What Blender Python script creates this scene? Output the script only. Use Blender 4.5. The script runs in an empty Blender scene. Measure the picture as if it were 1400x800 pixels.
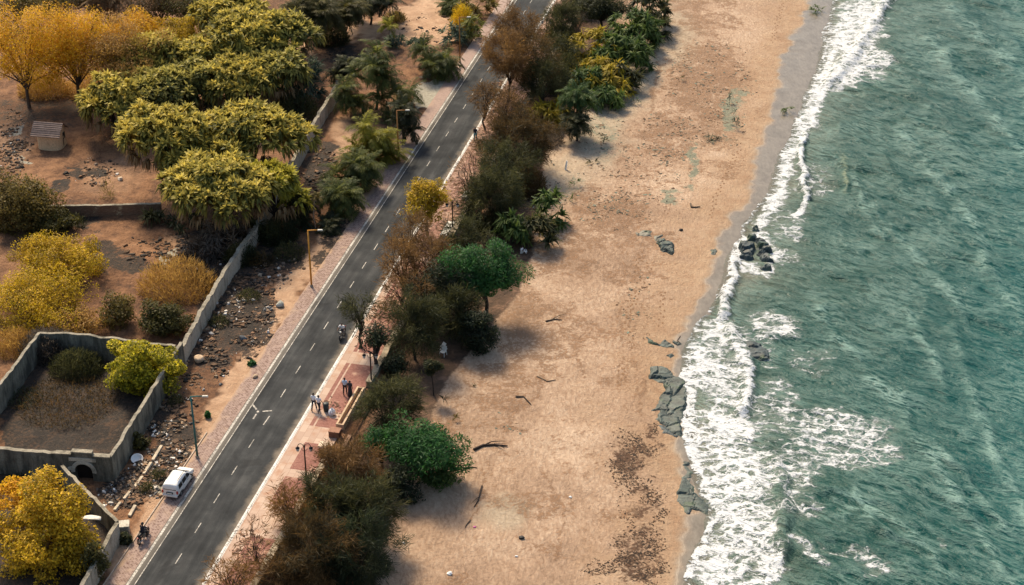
import bpy, bmesh, math, random
import numpy as np
from mathutils import Vector, Matrix
random.seed(7)
RNG = np.random.default_rng(11)
C = bpy.context.scene.collection
D = bpy.data
# ------------------------------------------------------------------ camera geometry
F = 2400.0
H = 88.0
PITCH = math.atan(1400.0 / F)
SP, CP = math.sin(PITCH), math.cos(PITCH)

def ray(u, v):
    a = (u - 700.0) / F
    b = (400.0 - v) / F
    return a, CP + b * SP, -SP + b * CP

def P(u, v, z=0.0):
    a, b, c = ray(u, v)
    k = (z - H) / c
    return Vector((a * k, b * k, z))

def proj(x, y, z):
    dz = z - H
    f = y * CP - dz * SP
    up = y * SP + dz * CP
    return 700 + F * x / f, 400 - F * up / f

def scale_at(x, y, z):
    return F / (y * CP - (z - H) * SP)

_d = ray(1360, -1000)
TD = np.array([_d[0], _d[1]]); TD /= np.linalg.norm(TD)      # along the road
ND = np.array([TD[1], -TD[0]])                               # across the road, towards the sea

def NT(x, y):
    return x * ND[0] + y * ND[1], x * TD[0] + y * TD[1]

def XY(n, t):
    return n * ND[0] + t * TD[0], n * ND[1] + t * TD[1]

def W(n, t, z=0.0):
    x, y = XY(n, t)
    return Vector((x, y, z))

def n_of(u, v, z=0.0):
    p = P(u, v, z); return NT(p.x, p.y)[0]

N_L = n_of(436, 400)           # outer edge of the white edge line
N_K = n_of(516.5, 400)         # road face of the kerb
N_W = N_K + 4.5                 # sea-side face of the low wall
N_P = N_L - 1.6                # paved shoulder
SEA = -1.7
ROAD_YAW = -math.atan2(TD[0], TD[1])

# ------------------------------------------------------------------ numpy noise
def _hash(ix, iy, seed):
    h = (ix.astype(np.int64) * 374761393 + iy.astype(np.int64) * 668265263 + seed * 1442695041) & 0xFFFFFFFF
    h = ((h ^ (h >> 13)) * 1274126177) & 0xFFFFFFFF
    h = h ^ (h >> 16)
    return (h & 0xFFFFFF) / float(0xFFFFFF)

def vnoise(x, y, seed=0):
    x = np.asarray(x, float); y = np.asarray(y, float)
    ix = np.floor(x); iy = np.floor(y)
    fx = x - ix; fy = y - iy
    fx = fx * fx * fx * (fx * (fx * 6 - 15) + 10); fy = fy * fy * fy * (fy * (fy * 6 - 15) + 10)
    a = _hash(ix, iy, seed); b = _hash(ix + 1, iy, seed)
    c = _hash(ix, iy + 1, seed); d = _hash(ix + 1, iy + 1, seed)
    return (a * (1 - fx) + b * fx) * (1 - fy) + (c * (1 - fx) + d * fx) * fy

def fbm(x, y, seed=0, octv=4, gain=0.5):
    s = 0.0; a = 1.0; tot = 0.0
    for k in range(octv):
        ca, sa = math.cos(0.6 * k + 0.3), math.sin(0.6 * k + 0.3)
        s = s + a * vnoise((x * ca - y * sa) * 2 ** k + 17.3 * k, (x * sa + y * ca) * 2 ** k - 9.1 * k, seed + k)
        tot += a; a *= gain
    return s / tot

def sstep(e0, e1, x):
    t = np.clip((x - e0) / (e1 - e0), 0, 1)
    return t * t * (3 - 2 * t)

# ------------------------------------------------------------------ terrain height
SHORE_PX = [(1190, -140), (1150, -50), (1135, 0), (1128, 40), (1113, 95), (1095, 135), (1082, 165), (1062, 215), (1046, 265), (1012, 305), (1000, 350),
            (985, 395), (948, 440), (930, 480), (931, 540), (935, 600), (942, 650), (962, 700), (950, 750), (932, 800), (915, 860), (880, 1000)]
_sh = np.array([NT(*P(u, v, SEA)[:2]) for u, v in SHORE_PX])
_o = np.argsort(_sh[:, 1]); _sh = _sh[_o]

def shore_n(t):
    return np.interp(t, _sh[:, 1], _sh[:, 0])

def height(x, y):
    n, t = NT(np.asarray(x, float), np.asarray(y, float))
    s = shore_n(t)
    base = -1.0 + (SEA + 0.02 + 1.0) * np.clip((n - N_W) / np.maximum(s - N_W, 1.0), 0, 1) ** 1.3
    base = np.where(n > s, SEA + 0.02 - 0.07 * (n - s), base)
    base = np.maximum(base, -9.0)
    bumps = (fbm(x / 3.1, y / 3.1, 5, 4) - 0.5)
    land = bumps * 0.45 * sstep(0.3, 4.0, N_P - n)
    beach = bumps * 0.22 * sstep(0.5, 3, n - N_W) * sstep(0.0, 5.0, s - n)
    k = sstep(N_W + 0.02, N_W + 0.35, n)
    return land * (1 - k) + (base + beach) * k

def G(u, v, dz=0.0):
    """point of the ground seen at that place of the survey photograph"""
    z = 0.0
    for _ in range(12):
        p = P(u, v, z)
        z = 0.5 * z + 0.5 * float(height(p.x, p.y))
    p = P(u, v, z)
    return Vector((p.x, p.y, z + dz))

# ------------------------------------------------------------------ object helpers
def tag(o, label=None, cat=None, group=None, kind=None):
    if label: o['label'] = label
    if cat: o['category'] = cat
    if group: o['group'] = group
    if kind: o['kind'] = kind
    return o

def empty(name, loc, label=None, cat=None, group=None, rz=0.0):
    o = D.objects.new(name, None); C.objects.link(o)
    o.empty_display_size = 0.3
    o.location = loc; o.rotation_euler = (0, 0, rz)
    return tag(o, label, cat, group)

def link(name, me, mat=None, parent=None, loc=None, rz=0.0):
    o = D.objects.new(name, me); C.objects.link(o)
    if mat is not None and len(me.materials) == 0: me.materials.append(mat)
    if parent is not None: o.parent = parent
    if loc is not None: o.location = loc
    if rz: o.rotation_euler = (0, 0, rz)
    return o

def np_mesh(name, verts, faces, smooth=False, mat=None):
    """faces: (n,4) or (n,3) int array"""
    me = D.meshes.new(name)
    verts = np.ascontiguousarray(verts, dtype=np.float32); faces = np.ascontiguousarray(faces, dtype=np.int32)
    k = faces.shape[1]
    me.vertices.add(len(verts)); me.vertices.foreach_set('co', verts.ravel())
    me.loops.add(faces.size); me.loops.foreach_set('vertex_index', faces.ravel())
    me.polygons.add(len(faces))
    me.polygons.foreach_set('loop_start', np.arange(0, faces.size, k, dtype=np.int32))
    me.polygons.foreach_set('use_smooth', np.full(len(faces), smooth, dtype=bool))
    me.update(calc_edges=True)
    if mat is not None: me.materials.append(mat)
    return me

def fattr(me, name, vals, dom='POINT'):
    a = me.attributes.new(name, 'FLOAT', dom)
    a.data.foreach_set('value', np.ascontiguousarray(vals, dtype=np.float32))

def cattr(me, name, vals, dom='POINT'):
    a = me.attributes.new(name, 'FLOAT_COLOR', dom)
    v = np.ones((len(vals), 4), np.float32); v[:, :3] = vals
    a.data.foreach_set('color', v.ravel())

class MB:
    """collects boxes, bars, tubes ... into one mesh"""
    def __init__(s): s.v = []; s.f = []
    def add(s, vs, fs):
        b = len(s.v); s.v += [tuple(p) for p in vs]; s.f += [tuple(i + b for i in f) for f in fs]; return s
    def box(s, c, size, M=None, taper=1.0):
        x, y, z = size[0] / 2, size[1] / 2, size[2] / 2
        vs = [(-x, -y, -z), (x, -y, -z), (x, y, -z), (-x, y, -z)] + [(a * taper, b * taper, z) for a, b in ((-x, -y), (x, -y), (x, y), (-x, y))]
        vs = [Vector(p) for p in vs]
        if M is not None: vs = [M @ p for p in vs]
        c = Vector(c)
        return s.add([p + c for p in vs], [(3, 2, 1, 0), (4, 5, 6, 7), (0, 1, 5, 4), (1, 2, 6, 5), (2, 3, 7, 6), (3, 0, 4, 7)])
    def tube(s, pts, rad, seg=8, cap=True):
        pts = [Vector(p) for p in pts]
        if not hasattr(rad, '__len__'): rad = [rad] * len(pts)
        rings = []
        prev = None
        vs = []; fs = []
        for i, p in enumerate(pts):
            d = (pts[min(i + 1, len(pts) - 1)] - pts[max(i - 1, 0)])
            if d.length < 1e-6: d = Vector((0, 0, 1))
            d.normalize()
            if prev is None:
                a = d.cross(Vector((0, 0, 1)) if abs(d.z) < 0.9 else Vector((1, 0, 0)))
            else:
                a = prev - d * prev.dot(d)
            a.normalize(); prev = a; b = d.cross(a)
            for k in range(seg):
                th = 2 * math.pi * k / seg
                vs.append(p + (a * math.cos(th) + b * math.sin(th)) * rad[i])
        for i in range(len(pts) - 1):
            for k in range(seg):
                k2 = (k + 1) % seg
                fs.append((i * seg + k, i * seg + k2, (i + 1) * seg + k2, (i + 1) * seg + k))
        if cap:
            fs.append(tuple(range(seg - 1, -1, -1)))
            fs.append(tuple((len(pts) - 1) * seg + k for k in range(seg)))
        return s.add(vs, fs)
    def cyl(s, c, r, h, seg=12, r2=None):
        c = Vector(c)
        return s.tube([c, c + Vector((0, 0, h))], [r, r if r2 is None else r2], seg)
    def lathe(s, c, prof, seg=14):
        c = Vector(c); vs = []; fs = []
        for r, z in prof:
            for k in range(seg):
                th = 2 * math.pi * k / seg
                vs.append(c + Vector((r * math.cos(th), r * math.sin(th), z)))
        for i in range(len(prof) - 1):
            for k in range(seg):
                k2 = (k + 1) % seg
                fs.append((i * seg + k, i * seg + k2, (i + 1) * seg + k2, (i + 1) * seg + k))
        fs.append(tuple(range(seg - 1, -1, -1))); fs.append(tuple((len(prof) - 1) * seg + k for k in range(seg)))
        return s.add(vs, fs)
    def torus(s, c, R, r, axis='X', seg=20, seg2=8):
        c = Vector(c); vs = []; fs = []
        for i in range(seg):
            a = 2 * math.pi * i / seg
            for k in range(seg2):
                b = 2 * math.pi * k / seg2
                q = R + r * math.cos(b)
                p = {'X': (r * math.sin(b), q * math.cos(a), q * math.sin(a)), 'Z': (q * math.cos(a), q * math.sin(a), r * math.sin(b))}[axis]
                vs.append(c + Vector(p))
        for i in range(seg):
            for k in range(seg2):
                i2 = (i + 1) % seg; k2 = (k + 1) % seg2
                fs.append((i * seg2 + k, i2 * seg2 + k, i2 * seg2 + k2, i * seg2 + k2))
        return s.add(vs, fs)
    def mesh(s, name, smooth=False, mat=None):
        me = D.meshes.new(name); me.from_pydata(s.v, [], s.f); me.update()
        if smooth:
            for p in me.polygons: p.use_smooth = True
        if mat is not None: me.materials.append(mat)
        return me
    def build(s, name, mat, parent=None, smooth=False, bevel=0.0, loc=None, rz=0.0):
        me = s.mesh(name, smooth, mat)
        bm = bmesh.new(); bm.from_mesh(me)
        bmesh.ops.recalc_face_normals(bm, faces=bm.faces)
        if bevel > 0:
            bmesh.ops.bevel(bm, geom=[e for e in bm.edges if e.calc_face_angle(0) > 0.6], offset=bevel, segments=2, affect='EDGES', profile=0.6)
        bm.to_mesh(me); bm.free()
        return link(name, me, mat, parent, loc, rz)

# ------------------------------------------------------------------ material helpers
class NG:
    def __init__(s, name):
        s.m = D.materials.new(name); s.m.use_nodes = True
        s.t = s.m.node_tree; s.t.nodes.clear()
        s.out = s.t.nodes.new('ShaderNodeOutputMaterial')
    def n(s, typ, ins=None, **props):
        nd = s.t.nodes.new(typ)
        for k, v in props.items(): setattr(nd, k, v)
        for k, v in (ins or {}).items(): s.set(nd.inputs[k], v)
        return nd
    def set(s, sock, v):
        if isinstance(v, bpy.types.NodeSocket): s.t.links.new(v, sock)
        elif isinstance(v, bpy.types.Node): s.t.links.new(v.outputs[0], sock)
        elif isinstance(v, (tuple, list)) and len(v) == 3 and sock.type == 'RGBA': sock.default_value = (*v, 1)
        else: sock.default_value = v
    def math(s, op, a, b=0.0, c=None, clamp=False):
        nd = s.n('ShaderNodeMath', operation=op, use_clamp=clamp)
        s.set(nd.inputs[0], a); s.set(nd.inputs[1], b)
        if c is not None: s.set(nd.inputs[2], c)
        return nd.outputs[0]
    def mix(s, f, a, b, typ='MIX'):
        nd = s.n('ShaderNodeMix', data_type='RGBA', blend_type=typ, clamp_factor=True)
        s.set(nd.inputs[0], f); s.set(nd.inputs[6], a); s.set(nd.inputs[7], b)
        return nd.outputs[2]
    def step(s, x, e0, e1, o0=0.0, o1=1.0):
        nd = s.n('ShaderNodeMapRange', interpolation_type='SMOOTHSTEP')
        s.set(nd.inputs['Value'], x); s.set(nd.inputs['From Min'], e0); s.set(nd.inputs['From Max'], e1)
        s.set(nd.inputs['To Min'], o0); s.set(nd.inputs['To Max'], o1)
        return nd.outputs[0]
    def pos(s): return s.n('ShaderNodeNewGeometry').outputs['Position']
    def obj(s): return s.n('ShaderNodeTexCoord').outputs['Object']
    def mapv(s, vec, scale=(1, 1, 1), rot=(0, 0, 0), loc=(0, 0, 0)):
        nd = s.n('ShaderNodeMapping'); s.set(nd.inputs[0], vec)
        nd.inputs['Scale'].default_value = scale; nd.inputs['Rotation'].default_value = rot; nd.inputs['Location'].default_value = loc
        return nd.outputs[0]
    def noise(s, vec, scale, detail=4.0, rough=0.55, dist=0.0, col=False):
        nd = s.n('ShaderNodeTexNoise', {'Vector': vec, 'Scale': scale, 'Detail': detail, 'Roughness': rough, 'Distortion': dist})
        return nd.outputs[1 if col else 0]
    def voro(s, vec, scale, feature='F1', rand=1.0):
        nd = s.n('ShaderNodeTexVoronoi', {'Vector': vec, 'Scale': scale, 'Randomness': rand}, feature=feature)
        return nd
    def attr(s, name, what='Fac'):
        return s.n('ShaderNodeAttribute', attribute_name=name).outputs[what]
    def ramp(s, f, stops, interp='LINEAR'):
        nd = s.n('ShaderNodeValToRGB'); s.set(nd.inputs[0], f)
        cr = nd.color_ramp; cr.interpolation = interp
        while len(cr.elements) < len(stops): cr.elements.new(0.5)
        for e, (p, c) in zip(cr.elements, stops):
            e.position = p; e.color = (*c, 1)
        return nd.outputs[0]
    def bump(s, h, strength=0.5, dist=0.05, normal=None):
        nd = s.n('ShaderNodeBump', {'Height': h, 'Strength': strength, 'Distance': dist})
        if normal is not None: s.set(nd.inputs['Normal'], normal)
        return nd.outputs[0]
    def pbr(s, col, rough=0.8, metal=0.0, normal=None, spec=0.3, **kw):
        b = s.n('ShaderNodeBsdfPrincipled', {'Base Color': col, 'Roughness': rough, 'Metallic': metal, 'Specular IOR Level': spec})
        if normal is not None: s.set(b.inputs['Normal'], normal)
        for k, v in kw.items(): s.set(b.inputs[k], v)
        s.t.links.new(b.outputs[0], s.out.inputs[0])
        return s.m

def simple(name, col, rough=0.6, metal=0.0, var=0.25, scale=3.0, bump=0.0, spec=0.3):
    g = NG(name); v = g.obj()
    f = g.noise(v, scale, 5.0, 0.6)
    lo = tuple(c * (1 - var) for c in col); hi = tuple(min(1, c * (1 + var)) for c in col)
    c = g.ramp(f, [(0.3, lo), (0.7, hi)])
    nrm = g.bump(g.noise(v, scale * 6, 3.0), bump, 0.02) if bump else None
    return g.pbr(c, rough, metal, nrm, spec)
# ------------------------------------------------------------------ shaped patches (evaluated over the ground, in survey-photo coordinates)
def blob(U, V, u, v, ru, rv, rot=0.0, soft=0.5):
    a = math.radians(rot); du = U - u; dv = V - v
    x = (du * math.cos(a) + dv * math.sin(a)) / ru; y = (-du * math.sin(a) + dv * math.cos(a)) / rv
    return 1.0 - sstep(1.0 - soft, 1.0 + soft, np.sqrt(x * x + y * y))

def pdist(U, V, pts):
    d = np.full(U.shape, 1e9)
    for (x0, y0), (x1, y1) in zip(pts[:-1], pts[1:]):
        dx, dy = x1 - x0, y1 - y0
        k = np.clip(((U - x0) * dx + (V - y0) * dy) / (dx * dx + dy * dy), 0, 1)
        d = np.minimum(d, np.hypot(U - x0 - k * dx, V - y0 - k * dy))
    return d

def line(U, V, pts, w, soft=0.6):
    return 1.0 - sstep(w * (1 - soft), w * (1 + soft), pdist(U, V, pts))

def inpoly(U, V, pts):
    r = np.zeros(U.shape, bool); n = len(pts)
    for i in range(n):
        x0, y0 = pts[i]; x1, y1 = pts[(i + 1) % n]
        if y0 == y1: continue
        c = ((y0 > V) != (y1 > V)) & (U < (x1 - x0) * (V - y0) / (y1 - y0) + x0)
        r ^= c
    return r

def poly(U, V, pts, soft=6.0):
    d = pdist(U, V, pts + [pts[0]]); i = inpoly(U, V, pts)
    return sstep(-soft, soft, np.where(i, d, -d))

def axis(lo, hi, step, far):
    c = list(np.arange(lo, hi, step)); s = step; x = hi
    while x < far: c.append(x); s *= 1.35; x += s
    s = step; x = lo; l = []
    while x > -far: 
        x -= s; s *= 1.35; l.append(x)
    return np.array(l[::-1] + c)

def gridmesh(ns, ts):
    N_, T_ = np.meshgrid(ns, ts, indexing='ij')
    i = np.arange(len(ns) * len(ts)).reshape(len(ns), len(ts))
    f = np.stack([i[:-1, :-1], i[1:, :-1], i[1:, 1:], i[:-1, 1:]], -1).reshape(-1, 4)
    return N_.ravel(), T_.ravel(), f

# ------------------------------------------------------------------ the ground sheet
def make_ground():
    n, t, f = gridmesh(axis(-127, 4, 0.27, 2600), axis(92, 246, 0.27, 2600))
    x, y = XY(n, t)
    z = height(x, y)
    inside = (n > -140) & (n < 30) & (t > 80) & (t < 260)
    U, V = proj(x, y, z)
    U = np.where(inside, U, -999); V = np.where(inside, V, -999)
    wob = (fbm(x / 2.3, y / 2.3, 21, 4) - 0.5)
    wob2 = (fbm(x / 0.9 + 40, y / 0.9, 23, 3) - 0.5)
    Uw = U + wob * 34 + wob2 * 12; Vw = V + (fbm(x / 2.0 + 90, y / 2.0, 22, 4) - 0.5) * 26 + wob2 * 10
    B = lambda *a, **k: blob(Uw, Vw, *a, **k)
    mx = lambda *a: np.maximum.reduce(list(a))
    s = shore_n(t)
    # burnt, littered or otherwise dark earth
    dark = mx(B(325, 425, 50, 62, -35), 0.85 * B(365, 345, 60, 32), B(437, 226, 24, 34, 20, soft=.25), 0.8 * B(478, 78, 36, 11),
              1.0 * B(103, 236, 22, 6, soft=.3), 1.0 * B(132, 238, 16, 6, soft=.3), B(83, 254, 15, 6, soft=.3), 0.9 * B(300, 345, 62, 45),
              0.75 * B(135, 350, 40, 24), 0.8 * B(175, 365, 30, 12), 0.95 * B(165, 672, 34, 26), 0.85 * B(232, 590, 32, 62, -30), 0.8 * B(205, 655, 28, 30),
              0.7 * B(280, 480, 40, 40), 0.9 * poly(Uw, Vw, [(2, 535), (55, 460), (240, 480), (150, 640), (70, 625), (0, 620)]),
              0.9 * poly(Uw, Vw, [(-40, 620), (85, 640), (160, 715), (110, 810), (-60, 810)]),
              0.75 * B(110, 300, 40, 12), 0.55 * B(400, 180, 40, 25), 0.7 * B(460, 330, 60, 20, -45), 0.6 * B(60, 150, 90, 25))
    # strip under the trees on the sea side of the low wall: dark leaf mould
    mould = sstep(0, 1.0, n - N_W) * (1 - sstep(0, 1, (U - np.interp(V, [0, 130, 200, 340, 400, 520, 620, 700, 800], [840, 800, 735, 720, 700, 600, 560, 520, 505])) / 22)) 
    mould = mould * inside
    pale = mx(line(Uw, Vw, [(165, 765), (232, 672), (300, 566), (368, 446), (412, 376), (468, 308), (530, 236), (572, 180)], 17, 0.6),
              B(592, 28, 62, 34, -25), 0.9 * line(Uw, Vw, [(370, 75), (440, 52), (520, 35), (600, 0)], 13), 0.8 * B(600, 130, 34, 24),
              0.55 * B(15, 195, 32, 42), 0.6 * B(245, 330, 22, 20), 0.6 * B(400, 395, 40, 18, -40), 0.7 * B(470, 190, 22, 30), 0.5 * B(150, 240, 60, 30))
    concrete = mx(B(588, 128, 22, 26, 30, soft=.4), 0.9 * B(222, 665, 10, 14, soft=.3), 0.8 * B(232, 350, 14, 10), 0.8 * B(22, 178, 14, 8, soft=.3), 0.8 * B(30, 222, 12, 5, soft=.3))
    # beach wrack
    pgreen = mx(0.8 * B(820, 180, 36, 60, 20), 0.8 * B(870, 110, 26, 60, 30), .6 * B(770, 240, 40, 30), .6 * B(920, 50, 30, 40), .7 * B(690, 700, 34, 24), .5 * B(1000, 330, 20, 14))
    brown = mx(B(965, 112, 62, 62), B(838, 290, 44, 30), 0.9 * B(915, 190, 46, 40), 0.55 * B(880, 240, 60, 40), 0.5 * B(700, 270, 50, 40),
               0.5 * B(810, 330, 40, 16), 0.45 * B(870, 420, 30, 60), 0.5 * B(700, 575, 26, 20), 0.4 * B(770, 440, 20, 6), 0.5 * B(930, 60, 70, 26), 0.45 * B(735, 500, 30, 80, 15), .42 * B(790, 610, 40, 60), .4 * B(690, 640, 34, 60, 20), .45 * B(760, 740, 60, 30), .5 * B(855, 480, 40, 60), .45 * B(650, 560, 50, 40), .4 * B(760, 360, 50, 30), .5 * B(880, 350, 60, 30), .4 * B(720, 430, 30, 40))
    LL = lambda pts, w: line(Uw * .35 + U * .65, Vw * .35 + V * .65, pts, w, .8)
    track = mx(LL([(905, 398), (880, 415), (866, 440), (862, 480), (872, 510), (868, 545)], 3), LL([(855, 400), (845, 430), (852, 470), (846, 520)], 3), LL([(715, 480), (745, 500), (735, 540), (700, 560), (690, 600)], 4), LL([(760, 395), (790, 420), (780, 470), (800, 520)], 3),
               LL([(660, 640), (657, 672), (648, 700), (638, 730)], 3), LL([(610, 590), (660, 580), (720, 590)], 4), LL([(850, 360), (890, 372), (910, 380)], 4), LL([(800, 330), (850, 322), (900, 300)], 4), LL([(880, 30), (900, 90), (890, 150)], 4), LL([(950, 10), (985, 60), (1010, 100)], 4), LL([(740, 640), (770, 700), (760, 770)], 4), LL([(880, 520), (875, 560), (890, 600)], 4))
    brown = np.maximum(brown, track * .85)
    brown = np.maximum(brown, .75 * sstep(.52, .68, fbm(x / 7 + 3, y / 7, 91, 4)) * sstep(0, 4, n - N_W) * sstep(0, 5, s - n))
    weed = mx(B(862, 630, 34, 42, soft=.9), B(893, 592, 8, 26, -10), .9 * B(880, 690, 30, 28, soft=.9), B(872, 765, 40, 46, soft=.9), 0.8 * B(880, 735, 28, 20), 0.5 * B(830, 790, 40, 20))
    green = mx(B(1003, 150, 15, 36, 12), 0.7 * B(825, 185, 34, 42), B(944, 222, 8, 36, 8), B(918, 268, 20, 8), 0.6 * B(870, 120, 34, 30, -40), 0.8 * B(1090, 152, 18, 5), 0.6 * B(780, 255, 30, 18),
               0.5 * B(975, 195, 45, 8), B(1122, 13, 16, 6), 0.5 * B(920, 60, 40, 14, -35))
    wet_off = np.interp(t, [90, 110, 125, 140, 150, 158, 170, 185, 200, 215, 228, 245], [0.5, 0.6, .4, .4, 1.2, 1.6, 1.0, 1.8, 2.6, 4.6, 3.6, 2.5])
    d = s - n + wob * 2.4
    wet = 1 - sstep(wet_off - 0.5, wet_off + 0.9, d)
    damp = 1 - sstep(wet_off + 0.5, wet_off + 9.0, d + wob * 6)
    beach = sstep(0.3, 1.5, n - N_W)
    me = np_mesh('ground', np.stack([x, y, z], -1), f, True)
    for k, a in dict(m_dark=dark * inside * (1 - beach), m_mould=mould, m_pale=pale * inside, m_conc=concrete * inside, m_brown=brown * inside * beach, m_weed=weed * inside * beach,
                     m_green=green * inside * beach, m_pgreen=pgreen * inside * beach, m_wet=wet, m_damp=damp, m_beach=beach).items():
        fattr(me, k, a)
    g = NG('earth_and_sand'); p = g.pos()
    nl = g.noise(p, 0.11, 3, 0.5); nm = g.noise(p, 0.7, 6, 0.62, 0.4); nf = g.noise(p, 3.2, 5, 0.62); ng = g.noise(p, 11.0, 3, 0.6)
    # land soil
    soil = g.ramp(g.math('ADD', g.math('MULTIPLY', nl, 0.30), g.math('ADD', g.math('MULTIPLY', nm, 0.45), g.math('MULTIPLY', nf, 0.25))),
                  [(0.36, (0.040, 0.024, 0.015)), (0.46, (0.125, 0.060, 0.030)), (0.57, (0.245, 0.124, 0.060)), (0.70, (0.38, 0.215, 0.118))])
    soil = g.mix(g.step(g.attr('m_pale'), 0.25, 0.9), soil, g.ramp(nm, [(0.3, (0.33, 0.195, 0.112)), (0.7, (0.52, 0.345, 0.22))]))
    spots = g.math('ADD', g.math('MULTIPLY', g.math('SUBTRACT', nm, 0.5), 1.4), g.math('MULTIPLY', g.math('SUBTRACT', nf, 0.5), 1.1))
    dk = g.step(g.math('ADD', g.attr('m_dark'), spots), 0.42, 0.68)
    dcol = g.ramp(g.math('ADD', g.math('MULTIPLY', nf, .5), g.math('MULTIPLY', nm, .5)), [(0.30, (0.012, 0.011, 0.010)), (0.50, (0.035, 0.027, 0.021)), (0.62, (0.085, 0.050, 0.030)), (0.72, (0.20, 0.11, 0.06))])
    soil = g.mix(dk, soil, dcol)
    dk2 = g.step(spots, 0.24, 0.50)
    soil = g.mix(g.math('MULTIPLY', dk2, g.math('SUBTRACT', 1.0, g.attr('m_pale')), clamp=True), soil, (0.055, 0.034, 0.021))
    soil = g.mix(g.step(g.math('ADD', g.attr('m_conc'), g.math('MULTIPLY', spots, 0.5)), 0.45, 0.6), soil, g.ramp(nf, [(0.3, (0.25, 0.23, 0.18)), (0.7, (0.42, 0.39, 0.31))]))
    # sand
    rip = g.noise(g.mapv(p, (1.0, 0.4, 1.0), (0, 0, 0.5)), 3.4, 6, 0.66, 0.5)
    sand = g.ramp(g.math('ADD', g.math('MULTIPLY', nl, 0.5), g.math('MULTIPLY', rip, 0.5)),
                  [(0.36, (0.23, 0.146, 0.092)), (0.5, (0.37, 0.252, 0.168)), (0.64, (0.52, 0.388, 0.278))])
    sand = g.mix(g.math('MULTIPLY', g.step(g.math('ADD', g.math('MULTIPLY', nm, .55), g.math('MULTIPLY', nf, .45)), 0.50, 0.64), g.step(nl, 0.35, 0.62, 0.1, 0.6)), sand, (0.25, 0.15, 0.088))
    sand = g.mix(g.math('MULTIPLY', g.attr('m_damp'), 0.75), sand, g.ramp(nm, [(0.35, (0.29, 0.175, 0.098)), (0.65, (0.41, 0.285, 0.178))]))
    sand = g.mix(g.math('MULTIPLY', g.attr('m_pgreen'), 0.7), sand, g.ramp(nf, [(0.35, (0.30, 0.265, 0.185)), (0.65, (0.50, 0.445, 0.34))]))
    br = g.step(g.math('ADD', g.math('MULTIPLY', g.attr('m_brown'), 0.66), spots), 0.30, 0.62)
    br = g.math('MULTIPLY', br, g.step(g.math('ADD', g.math('MULTIPLY', nf, .6), g.math('MULTIPLY', ng, .4)), 0.40, 0.56, 0.45, 1.0))
    sand = g.mix(g.math('MULTIPLY', br, 0.9), sand, g.ramp(nf, [(0.36, (0.085, 0.045, 0.025)), (0.62, (0.27, 0.155, 0.085))]))
    wd = g.step(g.math('ADD', g.math('MULTIPLY', g.attr('m_weed'), 0.66), spots), 0.40, 0.74)
    sand = g.mix(wd, sand, g.ramp(nf, [(0.3, (0.030, 0.017, 0.011)), (0.7, (0.12, 0.062, 0.034))]))
    gr = g.step(g.math('ADD', g.math('MULTIPLY', g.attr('m_green'), 0.8), spots), 0.45, 0.8)
    sand = g.mix(g.math('MULTIPLY', gr, 0.85), sand, g.ramp(nf, [(0.3, (0.075, 0.105, 0.075)), (0.7, (0.27, 0.28, 0.20))]))
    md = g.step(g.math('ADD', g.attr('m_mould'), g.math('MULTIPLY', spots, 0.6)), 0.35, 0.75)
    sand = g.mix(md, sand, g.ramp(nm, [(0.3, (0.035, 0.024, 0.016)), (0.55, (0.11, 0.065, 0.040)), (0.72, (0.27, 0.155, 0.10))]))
    sand = g.mix(g.attr('m_wet'), sand, g.ramp(g.math('ADD', g.math('MULTIPLY', rip, .5), g.math('MULTIPLY', nm, .5)), [(0.35, (0.125, 0.105, 0.078)), (0.65, (0.22, 0.19, 0.148))]))
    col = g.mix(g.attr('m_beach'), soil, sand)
    h = g.math('ADD', g.math('MULTIPLY', nf, 0.6), g.math('ADD', g.math('MULTIPLY', rip, 0.8), g.math('MULTIPLY', ng, 0.25)))
    nrm = g.n('ShaderNodeBump', {'Height': h, 'Distance': 0.28, 'Strength': g.math('SUBTRACT', 0.85, g.math('MULTIPLY', g.attr('m_wet'), 0.8))})
    rough = g.step(g.attr('m_wet'), 0.2, 0.9, 0.92, 0.22)
    g.pbr(col, rough, 0, nrm, 0.35)
    return tag(link('ground', me, g.m), kind='structure')

# ------------------------------------------------------------------ road
def strip(n0, n1, t0, t1, z, dt=4.0, dn=None):
    ts = np.arange(t0, t1 + 0.01, dt) if t1 - t0 > dt else np.array([t0, t1])
    ns = np.array([n0, n1]) if dn is None else np.linspace(n0, n1, max(2, int((n1 - n0) / dn) + 1))
    n, t, f = gridmesh(ns, ts); x, y = XY(n, t)
    return np.stack([x, y, np.full(n.shape, z)], -1), f

def sheets(name, lst, mat, kind='structure'):
    vs, fs, b = [], [], 0
    for q in lst:
        v, f = strip(*q); vs.append(v); fs.append(f + b); b += len(v)
    me = np_mesh(name, np.concatenate(vs), np.concatenate(fs))
    return tag(link(name, me, mat), kind=kind)

def nt_coords(g):
    """socket (n, t, 0) of the road frame"""
    p = g.pos()
    s = g.n('ShaderNodeSeparateXYZ', {0: p})
    n = g.math('ADD', g.math('MULTIPLY', s.outputs[0], float(ND[0])), g.math('MULTIPLY', s.outputs[1], float(ND[1])))
    t = g.math('ADD', g.math('MULTIPLY', s.outputs[0], float(TD[0])), g.math('MULTIPLY', s.outputs[1], float(TD[1])))
    c = g.n('ShaderNodeCombineXYZ', {0: n, 1: t, 2: 0.0})
    return c.outputs[0], n, t

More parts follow.
